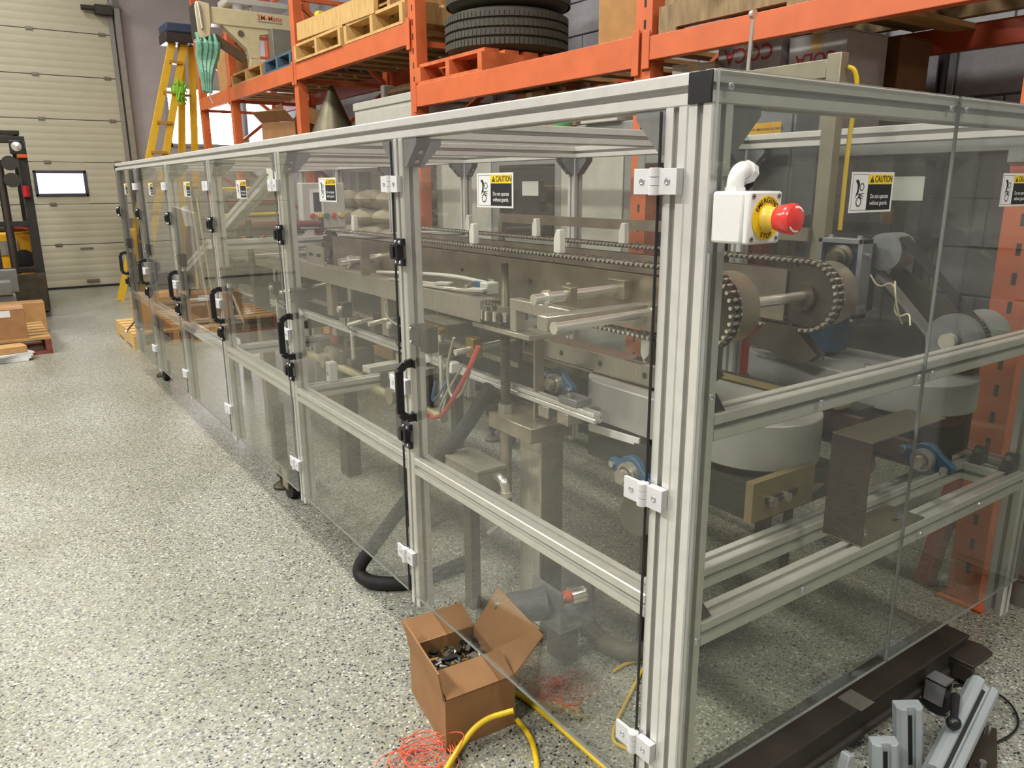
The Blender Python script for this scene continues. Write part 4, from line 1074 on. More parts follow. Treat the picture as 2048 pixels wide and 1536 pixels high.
# thin hanging guide strips in the fourth bay
for i, (pa, pb, lb) in enumerate((((0.100, 3.381, 1.205), (0.100, 3.214, 0.532), 'leftmost of three tan guide strips hanging in the far bays'), ((0.120, 3.340, 1.174), (0.120, 3.175, 0.546), 'middle one of three tan guide strips hanging in the far bays'),
                                  ((0.100, 2.991, 0.919), (0.100, 2.621, 0.611), 'rightmost of three tan guide strips hanging in the far bays'))):
    t = thing('guide_strip', lb, 'guide strip', pb, 'hanging guide strips')
    mid = (Vector(pa) + Vector(pb)) / 2 + Vector((0, 0.02, 0))
    MB().tube([pa, mid, pb], 0.006, 8, 2).build('strip', M('tan_strip', '#a59a78', 0.5, 0.1), t)
    MB().box(pa[0] - 0.012, pa[1] - 0.012, pa[2] - 0.02, pa[0] + 0.012, pa[1] + 0.012, pa[2] + 0.02).build('clip', steel_lt, t)
    MB().box(pb[0] - 0.012, pb[1] - 0.012, pb[2] - 0.012, pb[0] + 0.012, pb[1] + 0.012, pb[2] + 0.012).build('foot_clip', steel_lt, t)
pa, pb = (0.100, 3.516, 1.099), (0.100, 3.465, 1.002)
t = thing('air_cylinder', 'small white air cylinder clipped to the leftmost guide strip', 'air cylinder', pb)
MB().cyl(pa, pb, 0.020, n=16).build('barrel', whitep, t)
MB().cyl((pb[0], pb[1], pb[2] - 0.05), pb, 0.007, n=10).build('rod', steel_lt, t)
# small valve block with colourful tubes near the second post
t = thing('valve_block', 'cluttered valve block with brass fittings behind the second post', 'valve block', (0.2, 1.1, 0.72))
MB().box(0.20, 1.06, 0.80, 0.30, 1.24, 0.836).build('manifold', steel_dk, t, bevel=0.002)
for k in range(5): MB().cyl((0.20, 1.08 + k * 0.035, 0.818), (0.182, 1.08 + k * 0.035, 0.818), 0.008, n=10).build('fitting', M('brass', '#8a7434', 0.35, 0.7), t)
MB().box(0.22, 1.26, 0.79, 0.27, 1.34, 0.835).build('solenoid', blackp, t, bevel=0.003)
t = thing('clevis_block', 'small blue clamp with shiny studs on top of the channel frame', 'clamp', (0.34, 1.06, 0.905))
MB().box(0.330, 1.08, 0.906, 0.355, 1.13, 0.940).build('clamp_body', bluep, t, bevel=0.003)
for k in range(4): MB().cyl((0.325 + k * 0.012, 1.16 + 0.012 * k, 0.906), (0.325 + k * 0.012, 1.16 + 0.012 * k, 0.925), 0.005, n=8).build('stud', chrome, t)
MB().box(0.36, 1.07, 0.90, 0.365, 1.10, 0.945).build('angle', steel_lt, t)

# ---- more of the small gear seen through the doors -------------------------------------------
for i, (y, z, lb) in enumerate(((1.46, 0.775, 'black photo sensor on a bent bracket, nearest below the channel'), (1.86, 0.775, 'black photo sensor on a bent bracket, second below the channel'), (2.62, 0.775, 'black photo sensor on a bent bracket, farthest below the channel'))):
    t = thing('photo_sensor', lb, 'sensor', (0.25, y, z), 'photo sensors below the channel')
    MB().box(0.225, y - 0.02, z - 0.03, 0.262, y + 0.02, z + 0.025).build('body', blackp, t, bevel=0.003)
    MB().cyl((0.225, y, z), (0.215, y, z), 0.012, n=14).build('lens', chrome, t)
    MB().box(0.262, y - 0.012, z - 0.01, 0.270, y + 0.012, z + 0.072).build('bracket', steel_lt, t)
    MB().tube([(0.245, y, z - 0.03), (0.25, y + 0.02, z - 0.07), (0.30, y + 0.04, z - 0.10)], 0.003, 6, 2).build('cable', blackp, t)
for i, (y, lb) in enumerate(((1.30, 'chrome vertical guide post with clamp, nearest behind the second door'), (1.98, 'chrome vertical guide post with clamp, farther behind the second door'), (2.84, 'chrome vertical guide post with clamp behind the third door'))):
    t = thing('guide_post', lb, 'guide post', (0.30, y, 0.56), 'chrome guide posts')
    MB().cyl((0.315, y, 0.56), (0.315, y, 0.842), 0.0085, n=14).build('bar', chrome, t)
    MB().box(0.292, y - 0.025, 0.70, 0.338, y + 0.025, 0.735).build('clamp', steel_lt, t, bevel=0.002)
    MB().cyl((0.292, y, 0.717), (0.270, y, 0.717), 0.009, n=6).build('clamp_screw', screw, t)
    MB().box(0.296, y - 0.02, 0.535, 0.334, y + 0.02, 0.56).build('foot_block', steel_dk, t)
t = thing('push_plate', 'bare steel push plate with slotted holes standing on the channel frame', 'push plate', (0.28, 2.2, 0.905))
MB().box(0.275, 2.12, 0.905, 0.281, 2.30, 0.975).build('plate', steel_lt, t)
for k in range(2): MB().box(0.2740, 2.15 + k * 0.08, 0.935, 0.2752, 2.19 + k * 0.08, 0.947).build('slot', blackp, t)
t = thing('wire_loom', 'bundle of blue and grey wires drooping behind the nearest handle', 'wire loom', (0.2, 1.2, 0.6))
MB().tube([(0.24, 1.10, 0.70), (0.20, 1.12, 0.62), (0.22, 1.20, 0.58), (0.28, 1.28, 0.62)], 0.004, 6, 3).build('wire', bluep, t)
MB().tube([(0.25, 1.06, 0.72), (0.19, 1.10, 0.60), (0.23, 1.16, 0.545), (0.30, 1.24, 0.60)], 0.0035, 6, 3).build('wire', greyt, t)
MB().box(0.225, 1.085, 0.69, 0.255, 1.115, 0.72).build('tie_block', whitep, t, bevel=0.003)
t = thing('white_air_pipe', 'white air pipe lying along the top of the channel frame', 'air pipe', (0.33, 1.3, 0.91))
MB().tube([(0.30, 1.70, 0.915), (0.335, 1.45, 0.93), (0.32, 1.22, 0.945), (0.345, 1.08, 0.935)], 0.006, 8, 3).build('pipe', greyl, t)
MB().box(0.325, 1.05, 0.905, 0.365, 1.09, 0.94).build('elbow_block', greyl, t, bevel=0.004)

# ================================================================ PALLET RACK
RXF, RXB = 1.416, 2.17           # front and rear faces of the uprights
UY = [0.190, 1.605, 3.480, 5.390, 7.160, 8.300]
UW, UD = 0.088, 0.070
rack = thing('pallet_rack', 'orange steel pallet rack standing along the wall behind the machine', 'pallet rack', (1.8, 3.6, 0.0))
def upright(x, y, mat, slots, h=3.7):
    a, b = y - UW / 2, y + UW / 2
    poly = [(x, a), (x + UD, a), (x + UD, a + 0.004), (x + 0.005, a + 0.004), (x + 0.005, b - 0.004), (x + UD, b - 0.004), (x + UD, b), (x, b)]
    o = MB().prism(poly, 'z', 0.0, h).build('upright', mat, rack, smooth=False)
    MB().box(x - 0.02, a - 0.02, 0, x + UD + 0.02, b + 0.02, 0.008).build('foot_plate', mat, o)
    if slots:
        z = 0.10
        m = MB()
        while z < slots:
            yy = y - 0.006
            m.box(x - 0.0006, yy - 0.006, z, x + 0.001, yy + 0.006, z + 0.032)
            z += 0.0762
        m.build('slot_rows', ink, o, smooth=False)['kind'] = 'stuff'
    return o
for i, y in enumerate(UY):
    upright(RXF, y, orange, 2.3 if i < 3 else 0)
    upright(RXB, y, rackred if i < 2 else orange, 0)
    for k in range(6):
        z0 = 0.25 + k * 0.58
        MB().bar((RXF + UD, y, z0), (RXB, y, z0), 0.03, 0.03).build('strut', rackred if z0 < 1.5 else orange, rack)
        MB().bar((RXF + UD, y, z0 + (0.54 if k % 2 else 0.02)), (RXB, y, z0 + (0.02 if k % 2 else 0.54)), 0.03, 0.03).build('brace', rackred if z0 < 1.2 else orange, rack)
def beam(i, j, z0, z1, front=True, mat=None):
    ya, yb = UY[i] + UW / 2, UY[j] - UW / 2
    x0 = RXF - 0.012 if front else RXB + 0.02
    m = MB().prism([(x0, z0), (x0 + 0.045, z0), (x0 + 0.045, z1 - 0.02), (x0 + 0.030, z1 - 0.02), (x0 + 0.030, z1), (x0, z1)], 'y', ya, yb)
    for yy, d in ((ya, 1), (yb, -1)): m.box(x0 - 0.004, yy - d * UW * 0.40, z0 - 0.03, x0 + 0.004, yy + d * 0.004, z1 + 0.02)
    return m.build('beam', mat or (orange if front else rackred), rack, smooth=False, bevel=0.002)
LV = [(0, 1, 1.660, 1.745), (1, 2, 1.640, 1.757), (2, 3, 1.985, 2.105), (3, 4, 1.985, 2.105), (4, 5, 1.985, 2.105),
      (0, 1, 1.28, 1.36), (2, 3, 1.37, 1.45), (3, 4, 1.37, 1.45)]
rearp = M('rack_rear_orange', '#b04a2c', 0.5, 0, 0.12, 9)
for i, j, z0, z1 in LV:
    lo = greyp if z0 < 1.5 else None
    beam(i, j, z0, z1, True, lo); beam(i, j, z0, z1, False, lo or rearp)
    ya, yb = UY[i] + 0.06, UY[j] - 0.06
    n = max(5, int((yb - ya) / 0.20))
    for k in range(n):
        if (i, z0 > 1.5) == (0, True) and k % 2: continue
        yy = ya + (yb - ya) * (k + 0.5) / n
        MB().box(RXF + 0.02, yy - 0.045, z1 - 0.020, RXB + 0.04, yy + 0.045, z1 - 0.002).build('deck_board', wood, rack, smooth=False)
# slanted red front leg of the nearest frame
MB().bar((1.455, 0.318, 0.0), (1.47, 0.215, 0.72), 0.055, 0.045, (0, 1, 0)).build('slanted_leg', rackred, rack, bevel=0.003)
MB().bar((1.46, 0.29, 0.38), (1.46, 0.215, 0.38), 0.03, 0.02).build('leg_tie', rackred, rack)

# ---- pallets ------------------------------------------------------------------------
def pallet(name, label, loc, rz, L, W, mat, H_=0.115, group=None, n=6, deck=None):
    """L along local y (stringers), W along local x (deck boards)"""
    t = thing(name, label, 'pallet', loc, group, rz)
    off = Vector(loc)
    def put(nm, proto, pos, first):
        o = proto if first else proto.copy()
        if not first: COL.objects.link(o)
        o.location = pos; return o
    p = None
    for k in range(n):
        y = -L / 2 + (k + 0.5) * L / n; bw = L / n * 0.36
        o_ = MB().box(off[0] - W / 2, off[1] - bw, off[2] + H_ - 0.018, off[0] + W / 2, off[1] + bw, off[2] + H_).build('deck_board', deck or mat, t, smooth=False) if p is None else p.copy()
        if p is None: p = o_
        else: COL.objects.link(o_)
        o_.location = (0, y, 0)
    p = None
    for k in range(3):
        o_ = MB().box(off[0] - 0.02, off[1] - L / 2, off[2] + 0.016, off[0] + 0.02, off[1] + L / 2, off[2] + H_ - 0.018).build('stringer', mat, t, smooth=False) if p is None else p.copy()
        if p is None: p = o_
        else: COL.objects.link(o_)
        o_.location = ((k - 1) * (W / 2 - 0.02), 0, 0)
    p = None
    for k in range(3):
        o_ = MB().box(off[0] - W / 2, off[1] - 0.045, off[2], off[0] + W / 2, off[1] + 0.045, off[2] + 0.016).build('bottom_board', mat, t, smooth=False) if p is None else p.copy()
        if p is None: p = o_
        else: COL.objects.link(o_)
        o_.location = (0, (k - 1) * (L / 2 - 0.046), 0)
    return t

def carton(label, loc, size, rz=0.0, mat=None, tape_m=None, group=None, opened=False, prints=()):
    """closed cardboard carton: walls, two top flaps with a gap, tape; prints = (text, size, face, mat)"""
    t = thing('cardboard_box', label, 'box', loc, group, rz)
    mat = mat or card
    sx, sy, sz = size; o = Vector(loc)
    def B(x0, y0, z0, x1, y1, z1): return (o[0] + x0, o[1] + y0, o[2] + z0, o[0] + x1, o[1] + y1, o[2] + z1)
    MB().box(*B(-sx / 2, -sy / 2, 0, sx / 2, sy / 2, sz - 0.004)).build('body', mat, t, smooth=False, bevel=0.003)
    if not opened:
        for s_ in (-1, 1):
            MB().box(*B(-sx / 2, min(s_ * 0.0015, s_ * sy / 2), sz - 0.004, sx / 2, max(s_ * 0.0015, s_ * sy / 2), sz)).build('flap', mat, t, smooth=False)
        MB().box(*B(-sx / 2 - 0.001, -0.022, sz, sx / 2 + 0.001, 0.022, sz + 0.0008)).box(*B(-sx / 2 - 0.001, -0.022, sz - 0.06, -sx / 2, 0.022, sz)).build('tape', tape_m or tape, t, smooth=False)
    else:
        for s_ in (-1, 1):
            MB().bar((o[0] + s_ * sx / 2, o[1], o[2] + sz), (o[0] + s_ * (sx / 2 + 0.10), o[1], o[2] + sz + 0.08), sy, 0.004).build('flap', mat, t, smooth=False)
            MB().bar((o[0], o[1] + s_ * sy / 2, o[2] + sz), (o[0], o[1] + s_ * (sy / 2 + 0.04), o[2] + sz + 0.12), sx, 0.004, (1, 0, 0)).build('flap', mat, t, smooth=False)
    for (txt, ts, zz, m_, flip) in prints:
        u = Vector((0, -1, 0)) if not flip else Vector((0, 1, 0)); v = Vector((0, 0, 1 if not flip else -1))
        MB().text(txt, ts, o + Vector((-sx / 2 - 0.0012, 0, zz)), u, v, 0.015).build('print', m_, t, smooth=False)
    return t

# bay with the tyres
pallet('wooden_pallet', 'orange painted pallet carrying the stacked tyres', (1.78, 3.085, 1.757), pi / 2, 0.74, 0.68, woodor, 0.112)
def tyre(label, c, z0, r=0.335, w=0.225):
    t = thing('car_tyre', label, 'tyre', (c[0], c[1], z0), 'stacked car tyres')
    g = 0.010; pr = [(r * 0.60, 0.012), (r * 0.66, 0.0), (r * 0.82, 0.004), (r * 0.93, 0.018), (r * 0.985, 0.040)]
    for hz in (0.068, 0.112, 0.156):
        pr += [(r, hz - 0.006), (r - g, hz - 0.004), (r - g, hz + 0.004), (r, hz + 0.006)]
    pr += [(r * 0.985, w - 0.040), (r * 0.93, w - 0.018), (r * 0.82, w - 0.004), (r * 0.66, w), (r * 0.60, w - 0.012), (r * 0.58, w / 2)]
    MB().lathe(pr, (c[0], c[1], z0), (0, 0, 1), 72, True).build('carcass', rubber, t)
    m = MB()
    for k in range(84):                                    # shoulder sipes as slightly raised tread bars
        a = 2 * pi * k / 84
        for (h0, h1, sk) in ((0.030, 0.062, 0.0), (0.076, 0.106, 0.02), (0.118, 0.150, -0.02), (0.163, 0.195, 0.0)):
            p0 = Vector((c[0] + (r + 0.0005) * cos(a), c[1] + (r + 0.0005) * sin(a), z0 + h0)); p1 = Vector((c[0] + (r + 0.0005) * cos(a + sk), c[1] + (r + 0.0005) * sin(a + sk), z0 + h1))
            m.bar(p0, p1, 0.0205, 0.004, (cos(a), sin(a), 0))
    m.build('tread', rubber, t, smooth=False)['kind'] = 'stuff'
    return t
tyre('lower black car tyre lying flat on the orange pallet', (1.76, 3.03), 1.870)
tyre('upper black car tyre, stacked on top of the other tyre', (1.765, 3.02), 2.097)
carton('glossy taped cardboard box leaning at the end of the tyre bay', (1.62, 1.87, 1.757), (0.26, 0.24, 0.25), radians(32), cardlt)
for i, (y, w_, h_, lb, mt) in enumerate(((2.70, 0.20, 0.575, 'plain brown box at the left below the tyre beam', cardlt), (2.45, 0.24, 0.59, 'wide brown box beside the plain one below the tyre beam', card), (2.20, 0.20, 0.575, 'brown box behind the green tape roll below the tyre beam', card))):
    carton(lb, (1.62, y, 1.460), (0.26, w_, h_ - 0.42), 0, mt, group='boxes under the tyre beam')
carton('white printed box close to the second orange upright', (1.60, 1.92, 1.460), (0.26, 0.24, 0.150), 0, M('printed_white_card', '#b9b6ab', 0.7), prints=(('FRAGILE', 0.04, 0.12, M('grey_print', '#5b6066', 0.6), False),))
t = thing('tape_roll', 'bright green tape roll on a brown box under the tyre beam', 'tape roll', (1.52, 2.16, 1.56))
MB().lathe([(0.022, 0), (0.040, 0), (0.040, 0.045), (0.022, 0.045)], (1.47, 2.16, 1.46), (0, 0, 1), 24, True).build('roll', M('bright_green', '#1fa33a', 0.4), t)
MB().lathe([(0.019, 0), (0.022, 0), (0.022, 0.045), (0.019, 0.045)], (1.47, 2.16, 1.46), (0, 0, 1), 24, True).build('core', cardlt, t)
for i, y in enumerate((2.93, 3.02, 3.12, 3.30)):
    t = thing('white_jug', 'white plastic jug in the row left of the plain brown box, %s' % ('nearest', 'second', 'third', 'farthest')[i], 'jug', (1.55, y, 1.46), 'white plastic jugs')
    h_ = 0.15 - 0.02 * (i % 2)
    MB().lathe([(0.036, 0), (0.040, 0.01), (0.040, h_ * 0.75), (0.030, h_ * 0.85), (0.014, h_ * 0.9), (0.014, h_ * 0.95)], (1.55, y, 1.46), (0, 0, 1), 18).build('body', whitep, t)
    MB().cyl((1.55, y, 1.46 + h_ * 0.95), (1.55, y, 1.46 + h_), 0.018, n=14).build('cap', greyl, t)
    MB().tube([(1.52, y, 1.46 + h_ * 0.8), (1.495, y, 1.46 + h_ * 0.78), (1.495, y, 1.46 + h_ * 0.6), (1.512, y, 1.46 + h_ * 0.56)], 0.007, 8, 1).build('handle', whitep, t)

t = thing('grey_machine', 'big grey machine cabinet with dark openings under the tyre beam', 'machine', (1.78, 2.55, 0.0))
mg = M('machine_grey', '#6f7174', 0.5, 0.1)
MB().box(1.50, 1.72, 0.10, 2.10, 3.40, 1.460).build('body', greyp, t, bevel=0.006)
for y0_, y1_, z0_, z1_, mt in ((1.78, 2.20, 0.75, 1.32, greyl), (2.26, 2.72, 0.95, 1.30, darkst), (2.26, 2.72, 0.55, 0.90, greyl), (2.80, 3.32, 0.70, 1.38, greyl)):
    MB().box(1.492, y0_, z0_, 1.50, y1_, z1_).build('access_door', mt, t, bevel=0.003)
for y in (1.8, 3.3):
    for x in (1.56, 2.04): MB().cyl((x, y, 0), (x, y, 0.10), 0.03).build('foot', steel_dk, t)
# bay with the raw pallets
pallet('wooden_pallet', 'raw wooden pallet on the rack next to the tyre bay upright', (1.79, 3.98, 2.105), pi / 2, 0.78, 0.84, woodlt, 0.130, 'raw pallets on the rack')
pallet('wooden_pallet', 'raw wooden pallet on the rack next to the blue pallet', (1.78, 4.88, 2.105), pi / 2, 0.78, 0.88, woodlt, 0.130, 'raw pallets on the rack')
pallet('wooden_pallet', 'topmost raw wooden pallet lying across the two others', (1.84, 4.50, 2.235), pi / 2, 0.74, 1.30, wood, 0.120, 'raw pallets on the rack')
t = thing('long_board', 'pale long board leaning along the front of the raw pallets', 'board', (1.40, 4.7, 2.235))
MB().bar((1.425, 3.95, 2.285), (1.425, 5.28, 2.315), 0.03, 0.12).build('board', woodlt, t, smooth=False)
MB().box(1.44, 4.0, 2.23, 1.47, 4.06, 2.33).box(1.44, 5.1, 2.23, 1.47, 5.16, 2.33).build('batten', wood, t, smooth=False)
t = thing('black_chair_shell', 'black moulded chair shell lying on the raw pallets', 'chair', (1.75, 4.8, 2.356))
m = MB(); R_ = 0.26
vs = []; n = 16
for j in range(8):
    for i in range(n + 1):
        u = i / n * pi; rr = R_ * (0.35 + 0.65 * j / 7)
        vs.append((1.72 + rr * cos(u) * 0.9, 4.85 - (j / 7) * 0.55 + 0.1, 2.360 + rr * sin(u) * 0.85))
fs = [(j * (n + 1) + i, j * (n + 1) + i + 1, (j + 1) * (n + 1) + i + 1, (j + 1) * (n + 1) + i) for j in range(7) for i in range(n)]
o = m.add(vs, fs).build('shell', blackp, t); sm = o.modifiers.new('thick', 'SOLIDIFY'); sm.thickness = 0.012
MB().bar((1.5, 4.9, 2.367), (1.95, 4.9, 2.367), 0.02, 0.02).bar((1.5, 4.5, 2.367), (1.95, 4.5, 2.367), 0.02, 0.02).build('rung', M('brown_rail', '#6b5030', 0.6), t)
MB().box(1.46, 4.98, 2.357, 1.52, 5.05, 2.42).build('yellow_pad', yellow, t, bevel=0.01)
# below: sacks, cabinet, hopper
t = thing('wooden_crate', 'long weathered plank crate under the beige sacks', 'crate', (1.8, 4.45, 0.0))
for k in range(6): MB().box(1.46, 3.60, 0.02 + k * 0.128, 1.485, 5.28, 0.13 + k * 0.128).build('side_plank', wood, t, smooth=False)
MB().box(1.49, 3.60, 0.76, 2.14, 5.28, 0.80).build('lid', wood, t, smooth=False)
for y in (3.62, 5.22): MB().box(1.49, y, 0.0, 2.14, y + 0.04, 0.76).build('end_wall', wood, t, smooth=False)
k = 0
for lay in range(3):
    for c_ in range(4):
        y = 3.72 + c_ * 0.36 + (lay % 2) * 0.08; z = 0.80 + lay * 0.125
        t = thing('woven_sack', 'beige woven sack, %s row, %s one from the tyre side' % (('bottom', 'middle', 'top')[lay], ('first', 'second', 'third', 'last')[c_]), 'sack', (1.58, y, z), 'sacks on the lower rack shelf')
        m = MB().sphere((1.58, y, z + 0.064), 0.10, 20, (1.35, 1.72, 0.64)); m.build('sack_body', sack, t)
        for s_ in (-1, 1): MB().box(1.52, y + s_ * 0.165 - 0.012, z + 0.055, 1.64, y + s_ * 0.165 + 0.012, z + 0.073).build('sewn_end', sack, t, bevel=0.004)
        k += 1
t = thing('grey_cabinet', 'pale grey steel cabinet under the raw pallets on the rack', 'cabinet', (1.76, 4.05, 1.45))
MB().box(1.50, 3.62, 1.45, 2.05, 4.52, 1.700).build('body', greyl, t, bevel=0.004)
MB().box(1.492, 3.61, 1.700, 2.055, 4.53, 1.752).build('lid', greyl, t, bevel=0.006)
MB().box(1.494, 3.66, 1.47, 1.50, 4.48, 1.68).build('door', greyl, t, bevel=0.002)
t = thing('tarp_bundle', 'brown tarpaulin bundle lying on the pale grey cabinet', 'tarpaulin', (1.80, 4.1, 1.752))
m = MB().sphere((1.78, 4.08, 1.806), 0.12, 18, (1.5, 2.9, 0.44)); m.build('bundle', M('brown_tarp', '#6a5034', 0.8, 0, 0.2, 25, bump=0.8), t)
MB().box(1.60, 4.26, 1.754, 1.96, 4.31, 1.858).build('strap', M('grey_strap', '#8f8a80', 0.6), t, bevel=0.01)
t = thing('white_spool', 'white wire spool on the pale grey cabinet by the upright', 'spool', (1.58, 3.70, 1.752))
MB().lathe([(0.05, 0), (0.05, 0.01), (0.022, 0.012), (0.022, 0.10), (0.05, 0.102), (0.05, 0.112)], (1.58, 3.70, 1.752), (0, 0, 1), 20).build('spool', whitep, t)
MB().cyl((1.58, 3.70, 1.765), (1.58, 3.70, 1.852), 0.030, n=18).build('winding', M('wire_tan', '#a3936c', 0.6), t)
t = thing('steel_hopper', 'dull steel cone hopper under the raw pallets on the rack', 'hopper', (1.56, 5.15, 1.45))
MB().lathe([(0.165, 0), (0.170, 0.10), (0.178, 0.12), (0.032, 0.45), (0.026, 0.47), (0.010, 0.49)], (1.60, 5.15, 1.45), (0, 0, 1), 32).build('cone', M('dull_cone', '#6c6553', 0.40, 0.6, 0.12), t)
MB().lathe([(0.172, 0), (0.178, 0.008), (0.172, 0.016)], (1.60, 5.15, 1.47), (0, 0, 1), 32).build('hoop', steel, t)
t = thing('tool_bundle', 'tangle of dark tools with red handles left of the cone hopper', 'tools', (1.55, 5.56, 1.45))
for k in range(9):
    a = -0.25 + k * 0.07
    MB().cyl((1.53 + 0.012 * k, 5.62 + 0.02 * (k % 4), 1.45), (1.55 + a * 0.2, 5.56 + a * 0.5, 1.66 + 0.05 * (k % 4)), 0.012, n=8).build('handle', (rackred, blackp, steel_dk)[k % 3], t)
# far bay with the carton sealer
pallet('wooden_pallet', 'blue painted pallet in front of the cream carton sealer', (1.80, 5.78, 2.105), pi / 2, 0.78, 0.66, woodbl, 0.115)
pallet('wooden_pallet', 'brown wooden pallet beside the blue one on the rack', (1.80, 6.62, 2.105), pi / 2, 0.78, 0.90, wood, 0.115)
t = thing('carton_sealer', 'cream carton sealing machine with red lettering on the rack', 'sealing machine', (1.5, 6.7, 2.22))
sy = 6.60
MB().box(1.085, sy, 2.555, 1.90, sy + 0.16, 2.690).build('upper_beam', cream, t, bevel=0.006)
MB().prism([(1.03, 2.42), (1.13, 2.45), (1.145, 2.56), (1.145, 2.71), (1.04, 2.72), (1.02, 2.68)], 'y', sy - 0.02, sy + 0.18).build('head_end', cream, t, bevel=0.008)
MB().prism([(1.24, 2.556), (1.66, 2.556), (1.66, 2.52), (1.56, 2.50), (1.55, 2.30), (1.46, 2.30), (1.44, 2.38)], 'y', sy + 0.01, sy + 0.10).build('gusset_plate', cream, t, bevel=0.003)
MB().cyl((1.395, sy + 0.012, 2.50), (1.395, sy + 0.002, 2.50), 0.026, n=24).build('round_hole', M('hole_grey', '#5a5444', 0.6), t)
MB().box(1.46, sy + 0.01, 2.22, 1.56, sy + 0.10, 2.31).box(1.86, sy + 0.02, 2.22, 1.90, sy + 0.12, 2.56).build('leg', cream, t, bevel=0.004)
MB().box(1.64, sy - 0.10, 2.22, 1.84, sy + 0.02, 2.55).build('control_box', M('control_grey', '#77766c', 0.5), t, bevel=0.005)
MB().cyl((1.06, sy - 0.035, 2.50), (1.045, sy - 0.035, 2.70), 0.012, n=12).build('roller_bar', chrome, t)
MB().box(1.02, sy - 0.01, 2.44, 1.035, sy + 0.17, 2.70).build('wear_strip', darkst, t)
MB().text('3M-Matic', 0.060, (1.66, sy - 0.0015, 2.645), (1, 0, 0), (0, 0, 1), 0.01).build('lettering', M('red_lettering', '#b8432f', 0.5), t, smooth=False)
MB().box(1.55, sy - 0.002, 2.608, 1.77, sy, 2.618).build('stripe', greyp, t)
MB().box(1.30, sy + 0.02, 2.74, 1.85, sy + 0.30, 2.79).box(1.50, sy + 0.05, 2.69, 1.53, sy + 0.09, 2.74).build('top_tray', greyl, t, bevel=0.006)
MB().bar((1.17, sy + 0.05, 2.45), (1.42, sy + 0.05, 2.30), 0.06, 0.07).build('inner_linkage', M('brown_linkage', '#5d4e38', 0.5, 0.3), t)
carton('tall brown box standing behind the cream carton sealer', (1.58, 7.50, 2.105), (0.26, 0.30, 0.42), 0, cardlt)
carton('tipped open brown box low on the rack beside the bright window', (1.60, 6.08, 1.45), (0.30, 0.40, 0.28), radians(24), card, opened=True)
t = thing('green_film_bundle', 'translucent green plastic film bundle hanging from the cream carton sealer', 'plastic film', (1.08, 6.6, 1.95))
m = MB(); rnd = random.Random(4)
for k in range(11):
    x = 1.03 + 0.014 * k; y = 6.60 + 0.03 * (k % 3)
    m.tube([(x + rnd.uniform(-.02, .02), y, 2.47), (x + 0.02 + rnd.uniform(-.02, .02), y - 0.02, 2.38), (x, y + 0.02, 2.28), (1.07 + (x - 1.1) * .5, y, 2.15), (1.07 + (x - 1.1) * .35, y + 0.01, 1.97 + rnd.uniform(0, .08))], [0.016, 0.034, 0.030, 0.020, 0.010], 7, 2)
m.build('film', green, t)
MB().tube([(1.08, 6.6, 2.0), (1.08, 6.6, 1.95), (1.10, 6.58, 1.90)], 0.008, 8, 1).build('tail', greyt, t)

# nearest bay, right of the second upright
pallet('wooden_pallet', 'weathered wooden pallet on the beam above the guard corner', (1.80, 0.92, 1.745), 0, 1.22, 0.76, M('weathered_wood', '#8d7757', 0.85, 0, 0.25, 8, bump=0.3, stretch=(1, 5, 1)), 0.115)
t = thing('timber_offcuts', 'pale timber offcuts lying on the weathered pallet', 'timber', (1.6, 1.35, 1.86))
MB().obox((1.62, 1.30, 1.90), (0.50, 0.09, 0.07), rotz(0.25)).build('block', woodlt, t, smooth=False)
MB().obox((1.70, 0.98, 1.895), (0.62, 0.11, 0.06), rotz(-0.1)).build('block', wood, t, smooth=False)
cokered = M('red_print', '#b3343a', 0.6)
carton('white case with upside-down red lettering, left of two', (1.72, 1.25, 1.36), (0.24, 0.28, 0.34), 0, M('white_case', '#a9a7a4', 0.7), prints=(('COCA', 0.075, 0.30, cokered, True), ('COLA', 0.06, 0.22, cokered, True)))
carton('white case with upside-down red lettering, right of two', (1.74, 0.98, 1.36), (0.24, 0.22, 0.33), 0, MATS['white_case'], prints=(('COLA', 0.06, 0.25, cokered, True),))
carton('dark brown box at the back of the nearest rack bay', (2.04, 1.02, 1.36), (0.20, 0.30, 0.34), 0, M('dark_card', '#6e4d2c', 0.85, 0, 0.1))
carton('torn white and brown box close to the second upright, near bay', (1.60, 1.46, 1.36), (0.20, 0.17, 0.28), radians(20), M('torn_card', '#c0b6a4', 0.8, 0, 0.15))
t = thing('clear_bottle', 'clear plastic bottle standing before the white cases', 'bottle', (1.54, 1.20, 1.36))
MB().lathe([(0.036, 0), (0.038, 0.01), (0.038, 0.18), (0.030, 0.22), (0.013, 0.27), (0.013, 0.30)], (1.54, 1.20, 1.36), (0, 0, 1), 20).build('body', clear_sheet('bottle_plastic', '#e4e6e6', 0.06), t)
MB().cyl((1.54, 1.20, 1.66), (1.54, 1.20, 1.68), 0.016, n=14).build('cap', whitep, t)
t = thing('control_box', 'grey machine box with an orange warning sticker behind the guard', 'control box', (1.33, 1.0, 0.0))
MB().box(1.275, 0.79, 1.10, 1.395, 1.20, 1.440).build('box', MATS['machine_grey'], t, bevel=0.004)
for y in (0.80, 1.15): MB().box(1.30, y, 0.0, 1.34, y + 0.04, 1.10).build('leg', steel_dk, t)
MB().box(1.268, 0.80, 1.12, 1.275, 1.19, 1.43).build('front_cover', MATS['machine_grey'], t, bevel=0.002)
st = MB().box(1.2665, 0.835, 1.345, 1.268, 0.955, 1.385).build('sticker', M('orange_sticker', '#c99a1d', 0.5), t)
MB().text('KNOW MECHANICAL PARTS', 0.0105, (1.2662, 0.895, 1.365), (0, -1, 0), (0, 0, 1), 0.01).build('lettering', ink, st, smooth=False)
